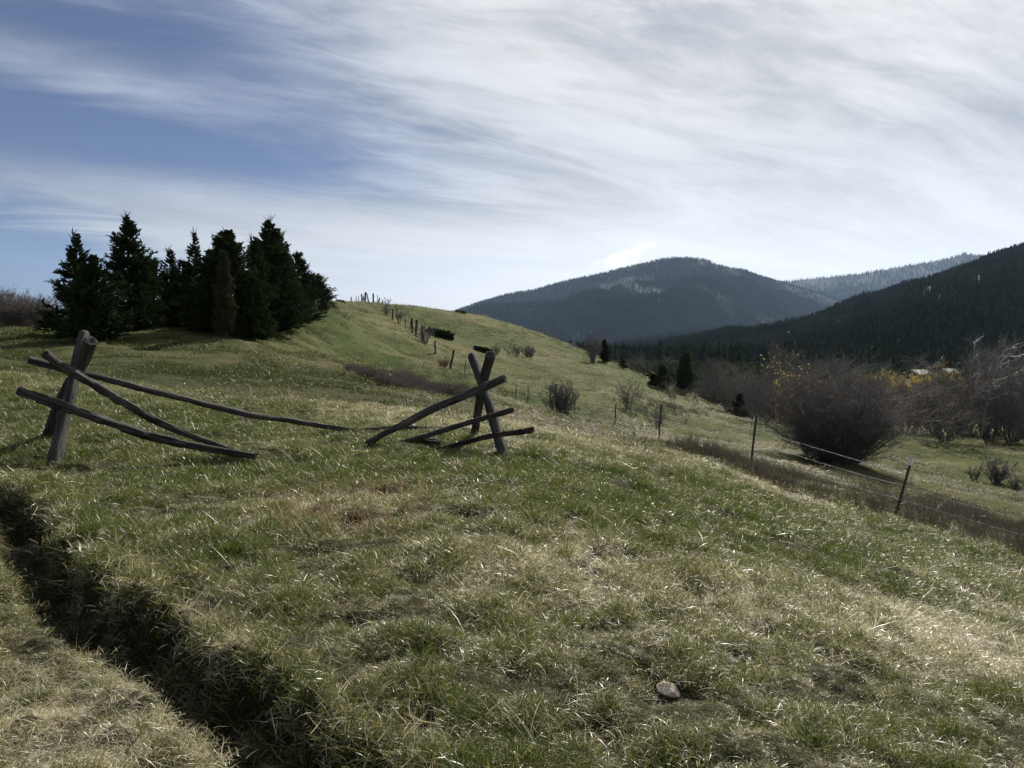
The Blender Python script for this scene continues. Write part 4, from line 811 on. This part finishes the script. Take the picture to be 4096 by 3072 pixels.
# grey bare trees, a few kinds copied over the valley
kinds = []
for k in range(4):
    kinds.append(bare_plant('bare_tree', 80 + k, 7.0, 1.6, [9, 14, 7, 18][k], 'x', (0, 0, 0), [M_TWIG, M_BROWNTWIG, M_TWIG, M_BROWNTWIG][k], k1=9, k2=7, k3=4, spread=[.45, .7, .4, .8][k], thick=[.075, .05, .085, .045][k], cat='tree', trunk=True, twigr=.011, wig=.12, up=.05, rz=0))
used = [False] * 4
def bare_tree(k, u, d, h, label, group, wide=1.0, rz=None):
    p = on(u, d); s = h / 7.0; rz = rng.uniform(0, 6.28) if rz is None else rz
    if not used[k]:
        used[k] = True; o = kinds[k]; o.location = p; o.rotation_euler = (0, 0, rz); o.scale = (s * wide, s * wide, s); o['label'] = label; o['group'] = group; return o
    return copy_tree(kinds[k], p, rz, (s * wide, s * wide, s), label, group)
GR = 'bare trees and tall shrubs on the valley floor'
for k, u, d, h, wd_, lab in [
    (0, 713, 84, 5.2, .8, 'bare tree standing over the slim spruce at the valley edge'),
    (1, 728, 74, 4.6, 1.0, 'twisted multi-stemmed bare tree left of the small valley spruce'),
    (2, 752, 66, 4.6, .9, 'bare tree with forked black trunk right of the small valley spruce'),
    (1, 768, 60, 4.2, .9, 'dark bare tree low in front, just left of the willow thicket'),
    (3, 879, 58, 4.7, 1.2, 'rounded brown bare thicket right behind the willow thicket'),
    (3, 905, 60, 4.5, 1.2, 'brown bare thicket with a dark gap at its foot'),
    (1, 945, 52, 5.6, 1.2, 'broad fan-shaped bare shrub at the far edge of the right field'),
    (3, 928, 66, 5.0, 1.2, 'tall brown thicket behind the fan-shaped shrub'),
    (1, 1012, 54, 6.6, 1.2, 'bare thicket at the right edge of the picture'),
    (3, 1035, 50, 6.5, 1.3, 'brown thicket cut by the right border'),
    (0, 990, 62, 7.6, 1.0, 'tall grey bare tree behind the white-barked trees'),
    (3, 968, 64, 6.2, 1.1, 'dense bare thicket behind the leaning white trunk'),
    (2, 1022, 70, 8.6, 1.0, 'tall bare tree in the upper right of the thicket')]:
    bare_tree(k, u, d, h, lab, GR, wd_)
rows = [(700, 130), (722, 140), (744, 125), (765, 118), (786, 122), (806, 112), (828, 120), (848, 108), (868, 118), (890, 108), (912, 118), (935, 106), (958, 112), (982, 106), (1006, 112), (1030, 104), (650, 150), (672, 142), (630, 165),
        (735, 100), (757, 95), (780, 90), (800, 84), (822, 84), (845, 78), (866, 80)]
for j, (u, d) in enumerate(rows):
    bare_tree([3, 1, 0, 3, 1][j % 5], u, d, rng.uniform(5.2, 7.2) * (.40 if 850 < u < 965 else 1), 'grey leafless tree in the band of bare wood on the valley floor', 'band of leafless trees across the valley', 1.35)
for j, (u, d, h) in enumerate([(703, 92, 4.6), (719, 95, 5.2), (733, 86, 4.8), (744, 80, 4.6), (760, 76, 4.8), (776, 72, 4.8), (790, 66, 4.4), (742, 100, 5.4), (772, 98, 5.6), (868, 64, 4.2), (890, 68, 4.4), (915, 72, 4.6), (938, 76, 6.0), (955, 60, 4.6), (972, 70, 6.4), (984, 56, 4.4), (1000, 72, 7.0), (1018, 62, 6.0), (1032, 58, 6.4), (935, 58, 4.0), (958, 78, 6.4), (1010, 84, 8.0)]):
    bare_tree([3, 1, 3, 0][j % 4], u, d, h, 'grey leafless tree in the thickets between the green hill and the right border', 'tangled leafless trees at the valley edge', 1.25)
bare_tree(0, 781, 150, 11.5, 'round-crowned bare cottonwood rising above the grey wood, left of the yellow-leaved willow', GR, 1.0)
# white-barked trees at right
def white_tree(seed, pts, r0, label):
    p0 = np.array(pts[0]); root = empty('aspen_tree', p0, 0, label, 'tree', 'white barked trees in the right thicket'); P = np.array(pts) - p0; rs = np.random.RandomState(seed)
    f = np.linspace(0, 1, 10); c = np.linspace(0, 1, len(P)); T = np.stack([np.interp(f, c, P[:, k]) for k in range(3)], 1)[None]; g = Geo(); tubes(g, T, [r0 * .75], [r0 * .25], 6, .7); obj('trunk', g.mesh('trunk', M_PALEBARK), root); g = Geo()
    P1, t1, i1, f1_ = kids(T, 22, .35, 1, rs); b1 = grow(P1, branch_dir(t1, rs.uniform(.5, 1.2, 22), rs), rs.uniform(.8, 2.2, 22), 5, .2, .06, rs); tubes(g, b1, np.full(22, r0 * .24), np.full(22, .01), 3, .8)
    P2, t2, i2, _ = kids(b1, 9, .2, 1, rs); b2 = grow(P2, branch_dir(t2, rs.uniform(.4, 1, len(P2)), rs), rs.uniform(.3, .9, len(P2)), 3, .2, .05, rs); tubes(g, b2, np.full(len(P2), .010), np.full(len(P2), .005), 3, rs.uniform(0, .6, len(P2)))
    obj('crown', g.mesh('crown', M_PALEBARK), root)
white_tree(1, [at(981, 437, 52), at(986, 410, 52), at(991, 385, 52), at(999, 358, 52.3), at(1008, 348, 52.5)], .085, 'white-barked tree with the curved trunk nearest the field at right')
white_tree(2, [at(962, 436, 60), at(966, 400, 60), at(972, 365, 60), at(976, 338, 60)], .08, 'tallest slim white-barked tree, left of the curved one')
white_tree(3, [at(945, 430, 66), at(938, 400, 66), at(930, 372, 66), at(917, 358, 66)], .07, 'leaning pale tree bending left above the brown thicket')
white_tree(4, [at(1004, 430, 64), at(1008, 400, 64), at(1016, 370, 64), at(1030, 350, 64)], .07, 'pale tree at the far right leaning out of the picture')
# yellow leafing willows
for j, (u, d, h, lab) in enumerate([(868, 118, 4.6, 'leftmost yellow willow in the valley, lower than the others'), (884, 120, 5.4, 'bright yellow willow second from the left in the valley row'), (903, 118, 5.2, 'broad yellow willow in the middle of the valley row'), (922, 120, 5.4, 'yellow willow below the pale roofs'), (948, 122, 6.4, 'dull yellow willow behind the white-barked trees')]):
    bare_plant('yellow_willow', 120 + j, h, 2.2, 26, lab, on(u, d), M_BROWNTWIG, k1=8, k2=6, spread=.42, thick=.05, cat='tree', leaves=14, twigr=.010, group='yellow leafing willows in the valley')
# brush at the far left skyline
for j, (u, d, h, lab) in enumerate([(4, 38, 2.25, 'tallest bare brush at the left border below the sky'), (17, 37, 1.7, 'bare grey brush second from the left border'), (29, 38, 1.8, 'bare brush in the middle of the left hedge'), (40, 37, 1.8, 'bare brush next to the leftmost spruce'), (-10, 36, 2.0, 'bare brush cut by the left border'), (50, 40, 1.7, 'bare brush mostly hidden behind the leftmost spruce'), (10, 42, 2.2, 'darker brush behind the left hedge')]):
    bare_plant('bare_brush', 140 + j, h, 1.3, 42, lab, on(u, d), M_BROWNTWIG, k1=9, k2=6, k3=1, spread=.62, thick=.013, group='bare brush along the left skyline', twigr=.0055)

# first row of big conifers at the foot of the forested slope
gcon = []
for k in range(3):
    me = far_conifer(400 + k, 16, 11, 1, [.17, .20, .15][k]); gcon.append(me)
n_ = 0
for u in np.arange(715, 1035, 2.9):
    a_ = np.clip((u - 640) / 560., 0, 1); d = np.interp(u, [700, 760, 820, 880, 960, 1060], [600, 460, 370, 315, 310, 295]) * rng.uniform(.93, 1.06); uu = u + rng.uniform(-1.5, 1.5)
    v = np.interp(u, [640, 700, 760, 820, 880, 960, 1060], [358, 362, 366, 372, 374, 372, 374]); p = at(uu, v + 3, d); h = rng.uniform(9, 18) * (.75 if u < 780 else 1) * (1.12 if 800 < u < 910 else 1)
    o = bpy.data.objects.new('conifer_tree', gcon[n_ % 3]); COL.objects.link(o); o.location = p; o.scale = (h, h, h); o.rotation_euler = (0, 0, rng.uniform(0, 6.28))
    setp(o, 'dark pointed conifer in the front row at the foot of the forested slope', 'tree', 'front row of conifers below the forested hillside'); n_ += 1

# ------------------------------------------------------------------ farm building far in the valley
m, t, b = pmat('metal_roof', .35, .5); b.inputs['Base Color'].default_value = (.40, .41, .40, 1); M_ROOF = m
m, t, b = pmat('timber_wall', .85, .2); t.put(b.inputs['Base Color'], t.mix(t.noise(t.new('ShaderNodeTexCoord').outputs['Object'], 3, 4, .6), (.08, .06, .045, 1), (.15, .12, .09, 1))); M_WALL = m
m, t, b = pmat('window_glass', .1, .5); b.inputs['Base Color'].default_value = (.02, .025, .03, 1); M_GLASS = m
def house(u, vroof, d, L, Wd, label):
    r = at(u, vroof, d); root = empty('farm_building', (r[0], d, r[2] - 4.4), R(8), label, 'building', 'pale-roofed farm buildings in the valley'); hl, hw = L / 2, Wd / 2
    Vw = [(-hl, -hw, -2), (hl, -hw, -2), (hl, hw, -2), (-hl, hw, -2), (-hl, -hw, 3), (hl, -hw, 3), (hl, hw, 3), (-hl, hw, 3), (-hl, 0, 4.25), (hl, 0, 4.25)]
    obj('wall', mesh('wall', Vw, [(0, 1, 5, 4), (1, 2, 6, 5), (2, 3, 7, 6), (3, 0, 4, 7)], [(4, 8, 7), (5, 6, 9)], M_WALL, False), root)
    e = .5; g = Geo()
    for sg in (-1, 1):
        a = [(-hl - e, sg * (hw + e), 2.85), (hl + e, sg * (hw + e), 2.85), (hl + e, 0, 4.40), (-hl - e, 0, 4.40)]; g.add(a + [(x_, y_, z_ - .15) for x_, y_, z_ in a], [(0, 1, 2, 3), (7, 6, 5, 4), (0, 4, 5, 1), (1, 5, 6, 2), (3, 7, 4, 0)])
    obj('roof', g.mesh('roof', M_ROOF, False), root)
    for k in (-1, 1):
        x0 = k * hl * .5; g = Geo(); g.add([(x0 - .6, -hw - .02, 1), (x0 + .6, -hw - .02, 1), (x0 + .6, -hw - .02, 2.2), (x0 - .6, -hw - .02, 2.2), (x0 - .6, -hw + .1, 1), (x0 + .6, -hw + .1, 1), (x0 + .6, -hw + .1, 2.2), (x0 - .6, -hw + .1, 2.2)], [(0, 1, 2, 3), (0, 4, 5, 1), (1, 5, 6, 2), (2, 6, 7, 3), (3, 7, 4, 0)]); obj('window', g.mesh('window', M_GLASS, False), root)
house(918.5, 369.5, 260, 5.2, 7, 'long low building with a pale roof above the yellow willows')
house(948, 368.5, 250, 3.6, 6, 'small pale-roofed building behind the white-barked trees')

# ------------------------------------------------------------------ brush strips (uncountable stems)
def stem_clump(seed, n, h, sp, wd):
    rs = np.random.RandomState(seed); g = Geo(); P = np.concatenate([rs.normal(0, sp, (n, 2)), np.full((n, 1), -.03)], 1); pl = grow(P, np.stack([rs.normal(0, .3, n), rs.normal(0, .3, n), np.ones(n)], 1), h * rs.uniform(.5, 1, n), 4, .1, .02, rs)
    tn = rs.uniform(0, .7, n); tubes(g, pl, np.full(n, wd), np.full(n, wd * .4), 3, tn); P1, t1, i1, f_ = kids(pl, 4, .35, 1, rs); b1 = grow(P1, branch_dir(t1, rs.uniform(.4, .8, len(P1)), rs), h * rs.uniform(.1, .3, len(P1)), 2, .1, .05, rs); tubes(g, b1, np.full(len(P1), wd * .6), np.full(len(P1), wd * .3), 3, tn[i1]); return g.mesh('stem_clump', M_BRUSH)
SRC_ST = source_collection('brush_stems', [stem_clump(500 + k, 22, .75, .16, .006) for k in range(4)])
SRC_WD = source_collection('weed_stalk_sources', [blade_clump(540 + k, 5, (.22, .55), .10, .0045, .12, .35, .3, M_WEED) for k in range(4)])
def poly_scatter(name, polyuvd, n, sc, dry, label, jitter=.0, cat='undergrowth', src=None):
    """scatter inside a world polygon given by ground points"""
    A_ = np.array([hit(u, v)[:2] for u, v in polyuvd]); lo, hi = A_.min(0), A_.max(0); x_ = rng.uniform(lo[0], hi[0], n); y_ = rng.uniform(lo[1], hi[1], n); ins = np.zeros(n, bool)
    wx = x_ + (fbm(x_ / 1.5, y_ / 1.5, 3, 600) - .5) * jitter; wy = y_ + (fbm(x_ / 1.5, y_ / 1.5, 3, 601) - .5) * jitter
    for k in range(len(A_)):
        a, b_ = A_[k], A_[(k + 1) % len(A_)]; c_ = ((a[1] > wy) != (b_[1] > wy)) & (wx < (b_[0] - a[0]) * (wy - a[1]) / (b_[1] - a[1] + 1e-9) + a[0]); ins ^= c_
    ins &= rng.uniform(0, 1, n) < sstep(fbm(x_ / .9, y_ / .9, 3, 640), .30, .58)
    x_, y_ = x_[ins], y_[ins]; n = len(x_); q = sc * rng.uniform(.45, 1.2, n) * (.5 + .95 * fbm(x_ / 1.6, y_ / 1.6, 3, 610)); scatter(name, src or SRC_ST, np.stack([x_, y_, H(x_, y_)], 1), slope_rot(x_, y_, n), np.stack([q, q, q], 1), rng.randint(0, 4, n), dry + .3 * fbm(x_ / 2, y_ / 2, 2, 620), label, cat)
poly_scatter('brown_brush', [(672, 449), (700, 452), (760, 468), (830, 487), (900, 502), (960, 513), (1040, 527), (1140, 548), (1140, 588), (1040, 560), (960, 538), (890, 518), (830, 505), (760, 484), (700, 460), (675, 452)], 3300, .54, .62, 'strip of dense brown knee-high brush below the wire fence', 1.6)
poly_scatter('purple_brush', [(347, 368), (360, 371), (385, 377), (410, 382), (440, 389), (474, 393), (482, 398), (450, 397), (410, 391), (380, 385), (355, 376)], 4600, .56, .15, 'dull purple band of dense stems on the lower hillside', 1.0)
poly_scatter('slope_brush', [(615, 412), (650, 402), (690, 412), (720, 420), (690, 428), (640, 420)], 260, .75, .35, 'thin brown brush on the slope below the lone spruce', 3)
poly_scatter('dry_weeds', [(250, 520), (300, 490), (380, 480), (430, 500), (420, 540), (300, 550)], 300, .85, .35, 'thin dry reddish weed stalks standing in front of the fallen rails', .5, 'weeds', SRC_WD)
poly_scatter('weed_stalks', [(540, 446), (600, 440), (650, 450), (740, 468), (860, 510), (760, 520), (640, 480), (570, 460)], 420, .9, .4, 'dry weed stalks before the steel posts', .8, 'weeds', SRC_WD)

# ------------------------------------------------------------------ stone and distinct tufts
def stone(u, v, rx, ry, rz_, seed, label, cols=((.34, .27, .20), (.55, .46, .35))):
    rs = np.random.RandomState(seed); n = 28; th = np.linspace(0, math.pi, n); ph = np.linspace(0, 2 * math.pi, 2 * n); T, Ph = np.meshgrid(th, ph, indexing='ij'); d = np.stack([np.sin(T) * np.cos(Ph), np.sin(T) * np.sin(Ph), np.cos(T)], -1)
    r = np.ones(T.shape)
    for k in range(9):
        a = norm(rs.normal(0, 1, 3)); c = rs.uniform(.62, .9); q = d @ a; r = np.where(q * r > c, c / np.maximum(q, 1e-3), r)
    r *= 1 + .06 * (fbm(d[..., 0] * 3 + d[..., 2], d[..., 1] * 3 + d[..., 2] * 2, 4, seed) - .5)
    m, t, b = pmat('stone', .85, .25); P = t.new('ShaderNodeTexCoord').outputs['Object']; t.put(b.inputs['Base Color'], t.mix(t.noise(P, 22, 6, .7), (*cols[0], 1), (*cols[1], 1))); bp = t.new('ShaderNodeBump'); bp.inputs['Distance'].default_value = .006; t.put(bp.inputs['Height'], t.noise(P, 60, 5, .7)); t.l.new(bp.outputs[0], b.inputs['Normal'])
    z = 0.
    for _ in range(5): q_ = flat(u, v, z); z = H1(q_[0], q_[1])
    o = obj('stone', mesh('stone', d * r[..., None] * np.array([rx, ry, rz_]), grid_quads(n, 2 * n), None, m, False), None, (q_[0], q_[1], z + rz_ * .3 + .034)); o.rotation_euler = (.1, .15, -.35); return setp(o, label, 'stone')
stone(669, 680, .062, .048, .027, 4, 'small flat-topped brown stone lying alone in the foreground grass')
def tuft(u, v, n, L, spread, tint, label, seed, w_=.0045, lean=.35):
    z = 0.
    for _ in range(5): q_ = flat(u, v, z); z = H1(q_[0], q_[1])
    me = blade_clump(seed, n, (L * .5, L), spread, w_, lean, .9, tint, M_TUFT); o = obj('grass_tuft', me, None, (q_[0], q_[1], z)); return setp(o, label, 'grass tuft', 'distinct green grass tufts')
M_TUFT = leaf_material('tuft_blades', GRASSPTS, .45, .4, .5, False)
tuft(228, 556, 260, .24, .085, .05, 'bright green grass tuft with wide blades above the dark bank', 701, .0065)
tuft(180, 520, 90, .16, .07, .1, 'small yellow-green tuft left of the bright wide-bladed tuft', 702)
tuft(565, 700, 320, .17, .055, .0, 'fine dark green tuft at the bottom centre', 703, .003, .25)
tuft(425, 660, 120, .2, .06, .15, 'loose green tuft at the upper right end of the bank', 704)
tuft(88, 500, 260, .26, .12, .2, 'rounded grey-green tussock in front of the left post foot', 705, .0035)
tuft(25, 598, 150, .16, .09, .0, 'green tuft on the low ground at the left edge', 706)
